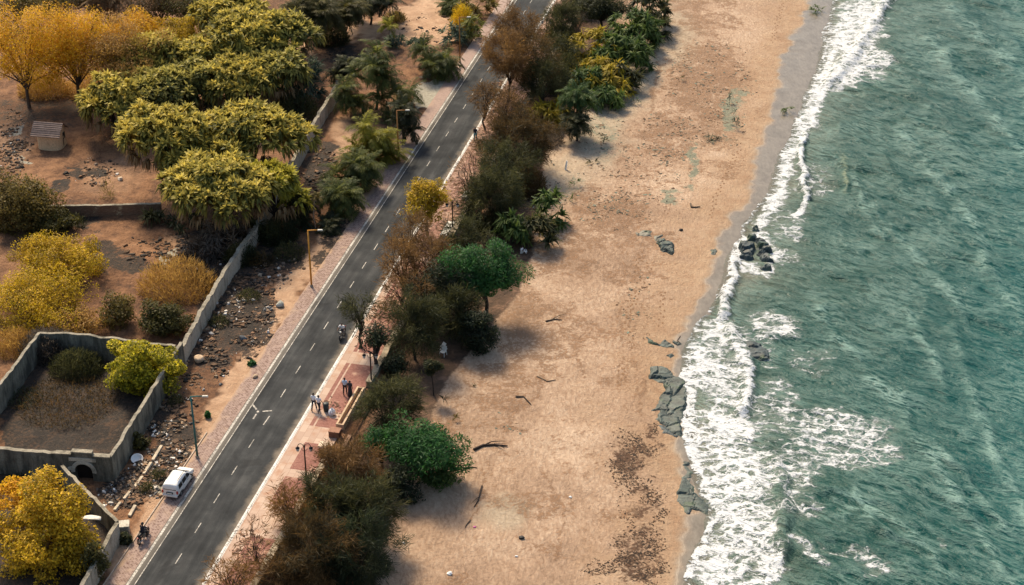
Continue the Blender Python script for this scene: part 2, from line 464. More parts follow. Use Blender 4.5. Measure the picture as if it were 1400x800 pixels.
T0, T1 = -250.0, 900.0
def make_road():
    # asphalt
    g = NG('asphalt'); v, n, t = nt_coords(g)
    a = g.noise(g.mapv(v, (1.2, 0.10, 1)), 1.0, 5, 0.6, 0.3); b = g.noise(v, 0.35, 5, 0.6); c = g.noise(v, 18, 3, 0.7)
    f = g.math('ADD', g.math('MULTIPLY', a, 0.4), g.math('ADD', g.math('MULTIPLY', b, 0.35), g.math('MULTIPLY', c, 0.25)))
    col = g.ramp(f, [(0.40, (0.018, 0.020, 0.022)), (0.5, (0.036, 0.039, 0.041)), (0.60, (0.070, 0.072, 0.072))])
    wob = g.math('MULTIPLY', g.math('SUBTRACT', g.noise(v, 0.8, 5, 0.65), 0.5), 1.5)
    edge = g.step(g.math('ADD', g.math('SUBTRACT', n, N_K), wob), -0.75, 0.15)         # sand blown along the kerb
    col = g.mix(g.math('MULTIPLY', edge, 0.75), col, (0.23, 0.19, 0.145))
    edge2 = g.step(g.math('SUBTRACT', n, N_L + 0.62), 0.15, -0.12)
    col = g.mix(g.math('MULTIPLY', edge2, 0.8), col, (0.155, 0.14, 0.12))
    lane = g.math('ABSOLUTE', g.math('SUBTRACT', g.math('ABSOLUTE', g.math('SUBTRACT', n, N_L + 2.72)), 1.35))
    lane = g.math('MULTIPLY', g.step(g.math('ABSOLUTE', g.math('SUBTRACT', lane, 0.72)), 0.45, 0.05), g.step(a, 0.35, 0.6))
    col = g.mix(g.math('MULTIPLY', lane, 0.35), col, (0.020, 0.021, 0.023))
    oil = g.step(g.noise(g.mapv(v, (1.6, 0.9, 1)), 1.1, 3, 0.6), 0.66, 0.74)
    col = g.mix(g.math('MULTIPLY', oil, 0.5), col, (0.012, 0.013, 0.014))
    pat = g.step(g.noise(g.mapv(v, (1, 0.7, 1)), 0.33, 3, 0.5, 0.6), 0.63, 0.68)
    col = g.mix(g.math('MULTIPLY', pat, 0.45), col, (0.016, 0.017, 0.018))
    g.pbr(col, 0.85, 0, g.bump(c, 0.4, 0.02), 0.12)
    sheets('road', [(N_L - 0.06, N_K + 0.02, T0, T1, 0.004)], g.m)
    # markings
    g = NG('road_paint'); v, n, t = nt_coords(g)
    w = g.noise(v, 5.0, 5, 0.7); w2 = g.noise(v, 0.7, 3, 0.6)
    col = g.mix(g.step(g.math('ADD', g.math('MULTIPLY', w, 0.7), g.math('MULTIPLY', w2, 0.3)), 0.40, 0.60), (0.16, 0.15, 0.135), (0.56, 0.53, 0.47))
    g.pbr(col, 0.7)
    paint = g.m
    lst = [(N_L, N_L + 0.21, T0, T1, 0.008), (N_L + 0.60, N_L + 0.67, T0, T1, 0.008)]
    k = 0; t = 79.2
    while t < 330:
        if not 117.5 < t < 121: lst.append((N_L + 2.675, N_L + 2.75, t, t + 1.35, 0.008))
        t += 4.045
    sheets('lane_markings', lst, paint)
    # scattered strokes of an old painted symbol
    mb = MB()
    def stroke(p0, p1, w):
        a = P(*p0); b = P(*p1); d = (b - a); d.z = 0; q = Vector((-d.y, d.x, 0)).normalized() * w / 2
        mb.add([(*(a - q)[:2], 0.008), (*(b - q)[:2], 0.008), (*(b + q)[:2], 0.008), (*(a + q)[:2], 0.008)], [(0, 1, 2, 3)])
    stroke((359, 562.5), (372, 561.5), 0.16); stroke((345, 553), (351, 560), 0.16); stroke((346, 573), (350.5, 566), 0.14); stroke((360, 581), (368.5, 569), 0.1)
    c = P(352.5, 563)
    vs = [(c.x + 0.11 * math.cos(q), c.y + 0.17 * math.sin(q), 0.008) for q in np.linspace(0, 2 * math.pi, 12, False)]
    mb.add(vs, [tuple(range(12))])
    tag(mb.build('painted_symbol', paint), kind='structure')
    # paved shoulder of red-brown blocks
    g = NG('block_paving'); v, n, t = nt_coords(g)
    br = g.n('ShaderNodeTexBrick', {'Vector': g.mapv(v, (1, 1, 1), (0, 0, 0.785)), 'Scale': 2.6, 'Mortar Size': 0.03, 'Color1': (0.14, 0.085, 0.072, 1), 'Color2': (0.31, 0.225, 0.195, 1), 'Mortar': (0.36, 0.265, 0.20, 1), 'Row Height': 0.5, 'Bias': 0.0})
    m = g.noise(v, 0.9, 5, 0.65)
    col = g.mix(g.step(m, 0.50, 0.78), br.outputs[0], (0.36, 0.26, 0.19))
    col = g.mix(g.math('MULTIPLY', g.step(g.noise(v, 2.5, 4, 0.6), 0.52, 0.7), 0.6), col, (0.12, 0.06, 0.05))
    wob = g.math('MULTIPLY', g.math('SUBTRACT', g.noise(v, 0.5, 4, 0.6), 0.5), 1.7)
    sandy = g.step(g.math('ADD', g.math('SUBTRACT', n, N_P), wob), 0.35, -0.1)
    col = g.mix(sandy, col, (0.38, 0.255, 0.165))
    far = g.step(t, 150, 205)
    col = g.mix(g.math('MULTIPLY', far, 0.7), col, (0.33, 0.24, 0.20))
    g.pbr(col, 0.85, 0, g.bump(br.outputs[1], -0.5, 0.03), 0.3)
    sheets('paved_shoulder', [(N_P, N_L - 0.062, T0, T1, 0.006)], g.m)
    # thin border kerb of the shoulder
    mb = MB()
    Mr = Matrix.Rotation(ROAD_YAW, 4, 'Z')
    for t in np.arange(95, 117, 1.02):
        mb.box(W(N_P - 0.06, t, 0.02), (0.1, 1.0, 0.14), Mr)
    tag(mb.build('shoulder_edging', simple('edging_concrete', (0.42, 0.33, 0.25), 0.9, var=0.3)), kind='structure')
    # kerb, cast in white-painted lengths with joints
    g = NG('kerb_paint'); v = g.obj()
    w = g.math('ADD', g.math('MULTIPLY', g.noise(g.pos(), 2.2, 6, 0.7), 0.7), g.math('MULTIPLY', g.noise(g.pos(), 0.25, 2), 0.3))
    g.pbr(g.ramp(w, [(0.33, (0.25, 0.21, 0.17)), (0.42, (0.54, 0.52, 0.48)), (0.62, (0.72, 0.71, 0.68))]), 0.7)
    mb = MB()
    for t in np.arange(84.3, 330, 2.0):
        j = random.uniform(-0.012, 0.012)
        mb.box(W(N_K + 0.13 + j, t, 0.075), (0.20, 1.95, 0.17), Mr @ Matrix.Rotation(random.uniform(-.004, .004), 4, 'Z'))
        mb.box(W(N_K + 0.29 + j, t + 0.4, 0.065), (0.085, 1.95, 0.145), Mr)
    tag(mb.build('kerb', g.m, bevel=0.02), kind='structure')
    # footpath
    g = NG('footpath_concrete'); v, n, t = nt_coords(g)
    br = g.n('ShaderNodeTexBrick', {'Vector': g.mapv(v, (1, 1, 1), (0, 0, 1.5708)), 'Scale': 1.0, 'Mortar Size': 0.012, 'Brick Width': 1.2, 'Row Height': 0.6, 'Color1': (0.40, 0.285, 0.22, 1), 'Color2': (0.49, 0.37, 0.29, 1), 'Mortar': (0.26, 0.17, 0.125, 1)})
    m = g.noise(v, 0.8, 6, 0.65)
    col = g.mix(g.step(m, 0.45, 0.75), br.outputs[0], (0.36, 0.20, 0.125))
    dust = g.step(g.math('ADD', t, g.math('MULTIPLY', g.math('SUBTRACT', m, 0.5), 30)), 138, 160)
    litter = g.ramp(g.noise(v, 1.6, 6, 0.72), [(0.40, (0.06, 0.032, 0.022)), (0.50, (0.22, 0.125, 0.085)), (0.64, (0.42, 0.29, 0.22))])
    col = g.mix(g.math('MULTIPLY', dust, 0.85), col, litter)
    g.pbr(col, 0.9, 0, g.bump(g.noise(v, 6, 4), 0.3, 0.03), 0.25)
    MB_ = MB()
    a, b = N_K + 0.335, N_W - 0.46
    q = [W(a, T0, .12), W(b, T0, .12), W(b, T1, .12), W(a, T1, .12), W(a, T0, -.3), W(b, T0, -.3), W(b, T1, -.3), W(a, T1, -.3)]
    MB_.add(q, [(0, 1, 2, 3), (4, 7, 6, 5), (0, 4, 5, 1), (1, 5, 6, 2), (2, 6, 7, 3), (3, 7, 4, 0)])
    tag(MB_.build('footpath', g.m), kind='structure')
    g = NG('red_pavers'); v, n, t = nt_coords(g)
    br = g.n('ShaderNodeTexBrick', {'Vector': g.mapv(v, (1, 1, 1), (0, 0, 0.785)), 'Scale': 3.2, 'Mortar Size': 0.02, 'Color1': (0.19, 0.078, 0.060, 1), 'Color2': (0.27, 0.125, 0.098, 1), 'Mortar': (0.20, 0.085, 0.06, 1), 'Row Height': 0.5})
    m = g.noise(v, 0.7, 6, 0.68)
    col = g.mix(g.step(m, 0.50, 0.72), br.outputs[0], (0.46, 0.29, 0.205))
    col = g.mix(g.math('MULTIPLY', g.step(g.noise(v, 1.9, 5, 0.65), 0.55, 0.7), 0.5), col, (0.16, 0.06, 0.045))
    litter = g.ramp(g.noise(v, 1.6, 6, 0.72), [(0.40, (0.06, 0.032, 0.022)), (0.50, (0.22, 0.115, 0.08)), (0.64, (0.40, 0.265, 0.205))])
    dust = g.step(g.math('ADD', t, g.math('MULTIPLY', g.math('SUBTRACT', m, 0.5), 30)), 140, 162)
    col = g.mix(g.math('MULTIPLY', dust, 0.8), col, litter)
    g.pbr(col, 0.85, 0, g.bump(br.outputs[1], -0.4, 0.02), 0.3)
    lst = []
    for (t0, t1) in [(96, 107.5), (108.3, 112.6), (113.4, 117.4), (119.9, 121.4), (122.4, 131.6), (132.4, 141.5), (142.3, 151), (151.8, 161), (161.8, 171), (171.8, 181), (181.8, 200), (201, 240)]:
        lst.append((N_K + 1.55, b - 0.02, t0, t1, 0.124))
        if t0 > 119 : lst.append((N_K + 1.05, N_K + 1.4, t0, t1, 0.124))
    sheets('red_paving', lst, g.m)
make_ground()
make_road()
# ------------------------------------------------------------------ the sea
def anis(x, y, ang, lx, ly, seed, octv=3):
    """ridged, streaky noise with crests along direction ang"""
    a = math.radians(ang); c, s = math.cos(a), math.sin(a)
    X = (x * c + y * s) / lx; Y = (-x * s + y * c) / ly
    r = 0.0; tot = 0.0
    for k in range(octv):
        q = 0.5 ** k; r = r + q * vnoise(X * 1.8 ** k + 31 * k, Y * 1.9 ** k - 13 * k, seed + k); tot += q
    r = r / tot
    return 1.0 - np.abs(2 * r - 1) * 2.0

def make_sea():
    n, t, f = gridmesh(axis(-24, 22, 0.2, 2400), axis(93, 252, 0.2, 2400))
    x, y = XY(n, t)
    keep = n > -26
    U, V = proj(x, y, np.full(x.shape, SEA))
    ins = (t > 70) & (t < 300) & (n < 60)
    U = np.where(ins, U, -999.); V = np.where(ins, V, -999.)
    s = shore_n(t); d = n - s
    wx = (fbm(x / 5, y / 5, 41, 3) - 0.5); wy = (fbm(x / 5, y / 5, 42, 3) - 0.5)
    xx, yy = x + wx * 2.2, y + wy * 2.2
    calm = sstep(0.0, 7.0, d)
    chop = 0.0
    for (ang, lx, ly, amp, sd, oc) in [(-44, 11, 2.7, 0.17, 51, 2), (-38, 7.0, 1.5, 0.15, 52, 2), (-45, 4.6, 0.95, 0.10, 53, 2), (-34, 3.2, 0.66, 0.06, 54, 2)]:
        chop = chop + amp * (anis(xx, yy, ang, lx, ly, sd, oc) - 0.3)
    swell = 0.34 * (anis(x + wx * 6, y + wy * 6, -72, 38, 8.5, 61, 2) - 0.3)
    z = SEA + (chop * (0.35 + 0.65 * fbm(x / 14, y / 14, 62, 2) * 1.6) + swell) * (0.06 + 0.94 * calm)
    # ---- foam density
    w1 = fbm(x / 2.2, y / 2.2, 43, 4) - 0.5; w2 = fbm(x / 2.2 + 50, y / 2.2, 44, 4) - 0.5
    Uw = U + w1 * 44; Vw = V + w2 * 34
    Us = U + w1 * 16; Vs = V + w2 * 14
    B = lambda *a, **k: blob(Uw, Vw, *a, **k)
    L = lambda pts, w, soft=.8: line(Us, Vs, pts, w, soft)
    dens = np.maximum.reduce([
        1.0 * B(1172, 45, 36, 60, 12), 1.0 * B(1160, 100, 36, 22, -10), 0.9 * B(1195, 84, 34, 22), 0.75 * B(1140, 60, 26, 50, 10), 0.8 * B(1190, 10, 34, 26),
        1.0 * L([(1230, -30), (1205, 15), (1165, 80), (1132, 112), (1112, 135)], 9), 1.0 * L([(1134, 110), (1112, 150), (1113, 170)], 10),
        1.0 * L([(1145, 35), (1140, 75), (1128, 100), (1112, 125)], 9, .7),
        0.95 * L([(1110, 140), (1090, 190), (1076, 215), (1068, 255), (1056, 285)], 13), 1.0 * L([(1098, 190), (1096, 230), (1101, 270), (1088, 295)], 5, .5), 0.55 * B(1112, 250, 26, 30),
        0.95 * L([(1056, 285), (1035, 310), (1045, 330), (1062, 345), (1050, 372), (1020, 362), (1010, 345), (1018, 330)], 9), 0.62 * B(1075, 310, 34, 22), 0.66 * B(1075, 355, 26, 14),
        1.0 * L([(1012, 338), (1003, 360), (1000, 385), (992, 405), (990, 430), (986, 455)], 9, .6), 0.35 * B(1015, 385, 22, 26),
        0.55 * L([(988, 400), (960, 415), (945, 442)], 8),
        0.85 * B(985, 460, 45, 20), 0.78 * B(1062, 446, 40, 20), 0.95 * L([(1000, 455), (1015, 480), (1022, 520), (1018, 560), (1020, 600)], 11),
        0.93 * B(962, 500, 34, 40), 0.80 * B(990, 520, 36, 60), 0.97 * B(985, 590, 52, 36), 0.96 * B(1005, 650, 60, 50), 0.93 * B(1025, 720, 52, 60), 0.90 * B(985, 770, 44, 46), 0.95 * B(1050, 780, 34, 40), 0.85 * B(1010, 830, 70, 40),
        1.0 * L([(938, 510), (940, 560), (944, 610), (955, 645), (972, 672), (990, 700)], 11, .6), 1.0 * L([(990, 700), (970, 720), (955, 750), (938, 790)], 7, .6),
        0.62 * B(1060, 560, 40, 60), 0.72 * B(1150, 600, 88, 40, 6), 0.74 * B(1130, 580, 60, 22, 10), 0.7 * B(1090, 640, 40, 36), 0.66 * B(1205, 620, 36, 22), 0.62 * B(1095, 690, 26, 30), 0.66 * L([(1100, 628), (1160, 637), (1215, 636)], 6),
        0.72 * L([(1085, 740), (1105, 755), (1130, 778)], 7), 0.68 * B(1190, 770, 36, 16, 25), 0.62 * B(1150, 755, 40, 8, 8), 0.6 * B(1295, 745, 8, 6), 0.6 * B(1040, 480, 30, 18), 0.50 * B(1110, 490, 34, 20),
        0.72 * np.exp(-((d - 0.5 + w1 * 1.5) / 0.55) ** 2),
    ]) * ins
    far = ~ins
    dens = np.where(far, 0.85 * np.exp(-((d - 3) / 3.0) ** 2), dens)
    dens = dens * sstep(-1.0, 0.3, d + 0.6)
    crest = np.maximum.reduce([L([(1230, -30), (1205, 15), (1165, 80), (1132, 112)], 7), L([(1098, 190), (1096, 230), (1101, 270)], 5), L([(1003, 360), (1000, 385), (992, 405), (990, 430)], 8),
                               L([(1000, 455), (1015, 480), (1022, 520), (1018, 560)], 9), 0.5 * L([(1152, 225), (1155, 255)], 5), L([(1060, 640), (1075, 700), (1070, 760)], 9)]) * ins
    z = z + 0.50 * crest + 0.10 * sstep(0.6, 1.0, dens) * (0.5 + w1)
    breaker = 0.7 * blob(Us, Vs, 1154, 238, 3.5, 20, 5, soft=.9) * ins
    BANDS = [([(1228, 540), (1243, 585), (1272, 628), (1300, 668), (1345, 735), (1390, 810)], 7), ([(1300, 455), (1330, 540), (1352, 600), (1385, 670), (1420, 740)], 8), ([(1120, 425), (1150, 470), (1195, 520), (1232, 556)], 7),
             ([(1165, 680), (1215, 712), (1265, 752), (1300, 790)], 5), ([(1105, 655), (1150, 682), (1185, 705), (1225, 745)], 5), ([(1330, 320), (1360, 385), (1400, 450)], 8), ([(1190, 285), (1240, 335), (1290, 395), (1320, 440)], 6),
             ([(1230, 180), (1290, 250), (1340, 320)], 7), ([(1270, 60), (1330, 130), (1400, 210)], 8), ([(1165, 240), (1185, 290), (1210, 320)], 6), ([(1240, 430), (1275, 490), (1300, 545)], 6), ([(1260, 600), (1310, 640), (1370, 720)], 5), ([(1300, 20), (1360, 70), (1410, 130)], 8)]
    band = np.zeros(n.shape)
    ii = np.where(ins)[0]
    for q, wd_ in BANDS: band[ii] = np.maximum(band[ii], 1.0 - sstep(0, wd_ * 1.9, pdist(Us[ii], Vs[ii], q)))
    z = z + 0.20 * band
    streak = band * (0.35 + 0.6 * fbm(x / 4, y / 4, 77, 2))  # bands where the painted sky reflection is stronger
    k = f[(n[f[:, 0]] > -26)]
    me = np_mesh('sea', np.stack([x, y, z], -1), k, True)
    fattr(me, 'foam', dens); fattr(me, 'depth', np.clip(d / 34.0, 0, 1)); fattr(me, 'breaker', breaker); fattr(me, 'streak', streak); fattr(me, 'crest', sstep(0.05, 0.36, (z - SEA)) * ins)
    g = NG('sea_water'); p = g.pos()
    rot = math.radians(45)
    pr = g.mapv(p, (1, 1, 1), (0, 0, math.radians(38)))
    wrp = g.n('ShaderNodeVectorMath', {0: pr, 1: g.n('ShaderNodeVectorMath', {0: g.noise(p, 0.22, 2, 0.5, 0, True), 'Scale': 1.6}, operation='SCALE')}, operation='ADD').outputs[0]
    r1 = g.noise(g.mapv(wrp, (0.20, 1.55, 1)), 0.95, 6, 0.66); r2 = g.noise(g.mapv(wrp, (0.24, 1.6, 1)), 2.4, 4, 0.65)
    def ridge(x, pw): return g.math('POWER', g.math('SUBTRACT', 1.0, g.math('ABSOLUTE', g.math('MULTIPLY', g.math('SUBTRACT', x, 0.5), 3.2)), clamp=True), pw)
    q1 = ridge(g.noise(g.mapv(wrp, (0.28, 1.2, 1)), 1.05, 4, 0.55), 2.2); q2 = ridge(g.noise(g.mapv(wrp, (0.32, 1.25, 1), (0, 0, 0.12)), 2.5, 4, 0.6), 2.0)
    big = g.noise(p, 0.06, 3, 0.5)
    dep = g.attr('depth')
    col = g.ramp(g.math('ADD', dep, g.math('MULTIPLY', g.math('SUBTRACT', big, 0.5), 0.35)),
                 [(0.0, (0.13, 0.12, 0.085)), (0.08, (0.052, 0.078, 0.058)), (0.25, (0.008, 0.052, 0.042)), (0.65, (0.002, 0.052, 0.047)), (1.0, (0.001, 0.072, 0.072))])
    sky_sheen = g.math('MULTIPLY', g.math('MULTIPLY', g.step(g.math('ADD', g.math('MULTIPLY', q1, .6), g.math('MULTIPLY', q2, .5)), 0.42, 0.95), g.step(g.noise(p, 0.22, 4, 0.6), 0.34, 0.64, 0.30, 1.0)), g.math('ADD', 0.40, g.math('MULTIPLY', g.attr('streak'), 0.7)))  # sky reflection on wave facets, painted into the colour as pale streaks
    col = g.mix(sky_sheen, col, (0.22, 0.35, 0.31))
    # lace of foam
    dist = g.noise(p, 0.9, 4, 0.6, 0, True)
    wv = g.n('ShaderNodeVectorMath', {0: p, 1: g.n('ShaderNodeVectorMath', {0: dist, 'Scale': 1.5}, operation='SCALE')}, operation='ADD').outputs[0]
    v1 = g.voro(g.mapv(wv, (0.62, 0.85, 1)), 0.85, 'DISTANCE_TO_EDGE').outputs[0]
    v2 = g.voro(g.mapv(wv, (0.6, 1.0, 1)), 2.2, 'DISTANCE_TO_EDGE').outputs[0]
    web = g.math('MAXIMUM', g.step(v1, 0.20, 0.0), g.math('MULTIPLY', g.step(v2, 0.20, 0.0), 0.75))
    fn = g.noise(p, 1.6, 5, 0.65); sn = g.noise(g.mapv(wv, (0.40, 1.15, 1), (0, 0, 0.12)), 1.5, 5, 0.68)
    dens = g.attr('foam')
    val = g.math('ADD', g.math('ADD', g.math('MULTIPLY', dens, 0.82), g.math('MULTIPLY', web, 0.40)), g.math('ADD', g.math('MULTIPLY', g.math('SUBTRACT', sn, 0.5), 1.5), g.math('MULTIPLY', g.math('SUBTRACT', fn, 0.5), 0.35)))
    foam = g.math('MULTIPLY', g.step(val, 0.70, 1.04), g.step(dens, 0.12, 0.42))
    col = g.mix(g.math('MULTIPLY', g.math('MULTIPLY', g.attr('breaker'), g.step(sn, 0.4, 0.6)), 0.7), col, (0.42, 0.45, 0.28))
    film = g.math('MULTIPLY', g.math('MULTIPLY', g.step(dens, 0.2, 0.9), g.step(fn, .35, .65)), 0.5)
    col = g.mix(film, col, (0.30, 0.32, 0.27))
    col = g.mix(foam, col, (0.60, 0.625, 0.64))
    bh = g.math('ADD', g.math('ADD', g.math('MULTIPLY', q1, 0.40), g.math('MULTIPLY', r1, 0.4)), g.math('ADD', g.math('ADD', g.math('MULTIPLY', q2, 0.20), g.math('MULTIPLY', r2, 0.2)), g.math('MULTIPLY', foam, 0.3)))
    nrm = g.bump(bh, 0.85, 0.36)
    rough = g.math('ADD', 0.30, g.math('MULTIPLY', foam, 0.6))
    b = g.n('ShaderNodeBsdfPrincipled', {'Base Color': col, 'Roughness': rough, 'IOR': 1.33, 'Specular IOR Level': 0.24, 'Normal': nrm})
    # the last centimetres of swash are a clear film over the wet sand
    tr = g.n('ShaderNodeBsdfTransparent')
    thin = g.math('MULTIPLY', g.step(dep, 0.045, 0.0), g.math('SUBTRACT', 1.0, foam))
    mx = g.n('ShaderNodeMixShader', {0: g.math('MULTIPLY', thin, 0.75), 1: b.outputs[0], 2: tr.outputs[0]})
    g.t.links.new(mx.outputs[0], g.out.inputs[0])
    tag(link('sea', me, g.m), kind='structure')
make_sea()
# ------------------------------------------------------------------ plants
PAL = dict(
    yellow=[(0.20, 0.095, 0.012), (0.62, 0.31, 0.015), (0.88, 0.54, 0.030)],
    gold=[(0.06, 0.052, 0.012), (0.38, 0.245, 0.017), (0.86, 0.54, 0.028)],
    lime=[(0.024, 0.038, 0.010), (0.22, 0.20, 0.016), (0.86, 0.66, 0.035)],
    dryyel=[(0.13, 0.075, 0.024), (0.36, 0.20, 0.052), (0.55, 0.35, 0.09)],
    olive=[(0.022, 0.026, 0.010), (0.060, 0.058, 0.016), (0.145, 0.125, 0.028)],
    olive2=[(0.045, 0.038, 0.014), (0.12, 0.092, 0.024), (0.24, 0.18, 0.04)],
    green=[(0.010, 0.036, 0.014), (0.024, 0.090, 0.026), (0.075, 0.215, 0.045)],
    dark=[(0.010, 0.016, 0.011), (0.022, 0.034, 0.019), (0.065, 0.080, 0.034)],
    dark2=[(0.012, 0.018, 0.010), (0.030, 0.040, 0.017), (0.105, 0.100, 0.036)],
    doum=[(0.050, 0.056, 0.020), (0.095, 0.112, 0.030), (0.62, 0.50, 0.105)],
    doumg=[(0.035, 0.052, 0.025), (0.085, 0.10, 0.034), (0.46, 0.40, 0.10)],
    palm=[(0.018, 0.032, 0.012), (0.070, 0.092, 0.024), (0.22, 0.22, 0.05)],
    palmy=[(0.05, 0.058, 0.012), (0.19, 0.19, 0.028), (0.46, 0.40, 0.05)],
    panda=[(0.018, 0.042, 0.016), (0.045, 0.090, 0.024), (0.12, 0.17, 0.035)],
    pandy=[(0.06, 0.06, 0.012), (0.24, 0.19, 0.020), (0.45, 0.34, 0.03)],
    teal=[(0.022, 0.040, 0.032), (0.050, 0.080, 0.058), (0.11, 0.15, 0.095)],
    brown=[(0.036, 0.024, 0.012), (0.105, 0.062, 0.027), (0.23, 0.13, 0.048)],
    rust=[(0.045, 0.026, 0.012), (0.145, 0.078, 0.030), (0.32, 0.18, 0.058)],
    mixed=[(0.014, 0.018, 0.010), (0.042, 0.036, 0.016), (0.17, 0.098, 0.034)],
    straw=[(0.09, 0.060, 0.030), (0.20, 0.13, 0.065), (0.34, 0.24, 0.13)],
    grey=[(0.035, 0.030, 0.026), (0.085, 0.072, 0.060), (0.17, 0.14, 0.11)],
)
_lm = {}
def leafmat(pal, trans=0.38):
    if pal in _lm: return _lm[pal]
    g = NG('leaves_' + pal); lo, mid, hi = PAL[pal]
    t = g.attr('tint')
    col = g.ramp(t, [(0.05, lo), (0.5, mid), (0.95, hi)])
    a = g.n('ShaderNodeBsdfPrincipled', {'Base Color': col, 'Roughness': 0.62, 'Specular IOR Level': 0.25})
    b = g.n('ShaderNodeBsdfTranslucent', {0: g.mix(0.35, col, tuple(min(1, c * 1.5) for c in hi))})
    m = g.n('ShaderNodeMixShader', {0: trans, 1: a.outputs[0], 2: b.outputs[0]})
    g.t.links.new(m.outputs[0], g.out.inputs[0])
    _lm[pal] = g.m; return g.m

BARK = simple('bark_grey_brown', (0.085, 0.060, 0.042), 0.9, 0, 0.4, 5, 0.6)
BARKD = simple('bark_dark', (0.040, 0.030, 0.024), 0.9, 0, 0.4, 5, 0.6)
BARKP = simple('bark_pale', (0.22, 0.165, 0.12), 0.9, 0, 0.35, 5, 0.6)

def unit(v): return v / np.maximum(np.linalg.norm(v, axis=-1, keepdims=True), 1e-9)
def rnd_dir(r, n): return unit(r.normal(size=(n, 3)))

def rhombi(p, d, nrm, L, Wd, mid=0.5, fold=0.0):
    """leaf quads: base p, direction d, normal nrm, length L, width Wd"""
    side = unit(np.cross(d, nrm)); up = unit(np.cross(side, d))
    L = L[:, None]; Wd = Wd[:, None]
    a = p; c = p + d * L
    m = p + d * L * mid + up * (fold * Wd)
    b = m + side * Wd * 0.5; e = m - side * Wd * 0.5
    v = np.stack([a, b, c, e], 1).reshape(-1, 3)
    f = np.arange(len(p) * 4).reshape(-1, 4)
    return v, f

class Leaves:
    def __init__(s): s.v = []; s.f = []; s.t = []; s.n = 0
    def add(s, v, f, t):
        s.v.append(v); s.f.append(f + s.n); s.t.append(np.clip(t, 0, 1)); s.n += len(v)
    def mesh(s, name, mat):
        me = np_mesh(name, np.concatenate(s.v), np.concatenate(s.f), False, mat)
        fattr(me, 'tint', np.concatenate(s.t), 'FACE'); return me

def crown_points(r, K, rx, ry, rz, shell=0.55, zmin=-0.95, lump=0.35, seed=0):
    d = rnd_dir(r, K * 3); d = d[d[:, 2] > zmin][:K]
    rad = (shell ** 3 + (1 - shell ** 3) * r.random(len(d))) ** (1 / 3.)
    lum = 1 - lump / 2 + lump * (fbm(d[:, 0] * 1.6 + seed * 3.7, d[:, 1] * 1.6 + d[:, 2] * 2.1 + seed, 7, 2) - 0.5) * 2.2
    return d * (rad * lum)[:, None] * np.array([rx, ry, rz]), d

def g_broad(r, rx, ry, rz, o):
    R = (rx * ry * rz) ** (1 / 3.)
    rc = o.get('rc', 0.24) * R + 0.12
    K = int(o.get('K', 70)); n = int(o.get('n', 9000) * min(1.6, max(0.25, (R / 3.2) ** 2)))
    cp, cd = crown_points(r, K, rx - rc * .6, ry - rc * .6, max(rz - rc * .6, rz * .6), o.get('shell', 0.5), o.get('zmin', -0.95), o.get('lump', 0.45), r.integers(99))
    k = r.integers(0, len(cp), n)
    dd = rnd_dir(r, n); dd[:, 2] = dd[:, 2] * 0.8 + 0.12
    q = (0.35 + 0.65 * r.random(n)) ** (1 / 2.)
    crad = rc * (0.65 + 0.7 * r.random(len(cp)))
    p = cp[k] + dd * (q * crad[k])[:, None]
    ls = o.get('leaf', 0.30)
    L = ls * (0.6 + 0.8 * r.random(n)); Wd = L * o.get('aspect', 0.55)
    nr = unit(dd * 0.7 + cd[k] * 0.4 + np.array([0, 0, 0.5]) + r.normal(size=(n, 3)) * 0.55)
    d = unit(np.cross(nr, rnd_dir(r, n)) + dd * 0.4)
    ct = r.random(len(cp)) * 0.45
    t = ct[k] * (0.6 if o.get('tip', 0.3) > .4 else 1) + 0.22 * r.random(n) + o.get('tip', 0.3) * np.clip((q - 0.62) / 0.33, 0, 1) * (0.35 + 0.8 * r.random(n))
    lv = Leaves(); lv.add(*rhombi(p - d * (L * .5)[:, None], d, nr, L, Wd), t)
    return lv, cp

def g_feather(r, rx, ry, rz, o):
    """casuarina: drooping brushes of long thin twigs"""
    R = (rx * ry * rz) ** (1 / 3.)
    K = int(o.get('K', 80)); n = int(o.get('n', 9000) * min(1.6, max(0.2, (R / 3.0) ** 2)))
    cp, cd = crown_points(r, K, rx * .88, ry * .88, rz * .9, o.get('shell', 0.3), -0.95, 0.5, r.integers(99))
    k = r.integers(0, len(cp), n)
    br = unit(cd + np.array([0, 0, 0.35]) + r.normal(size=cd.shape) * 0.35)       # each brush points outward
    s = r.random(n)
    bl = o.get('brush', 0.34) * R + 0.25
    sc = 0.16 * R + 0.12
    p = cp[k] + br[k] * (s * bl)[:, None] + r.normal(size=(n, 3)) * sc * 0.5
    d = unit(br[k] * 0.8 + rnd_dir(r, n) * 0.75 + np.array([0, 0, -0.22]))
    L = o.get('leaf', 0.62) * (0.5 + r.random(n)); Wd = np.full(n, o.get('wid', 0.052)) * (0.6 + 0.8 * r.random(n))
    nr = rnd_dir(r, n)
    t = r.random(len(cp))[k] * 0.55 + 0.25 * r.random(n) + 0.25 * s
    lv = Leaves(); lv.add(*rhombi(p, d, nr, L, Wd, 0.4), t)
    return lv, cp

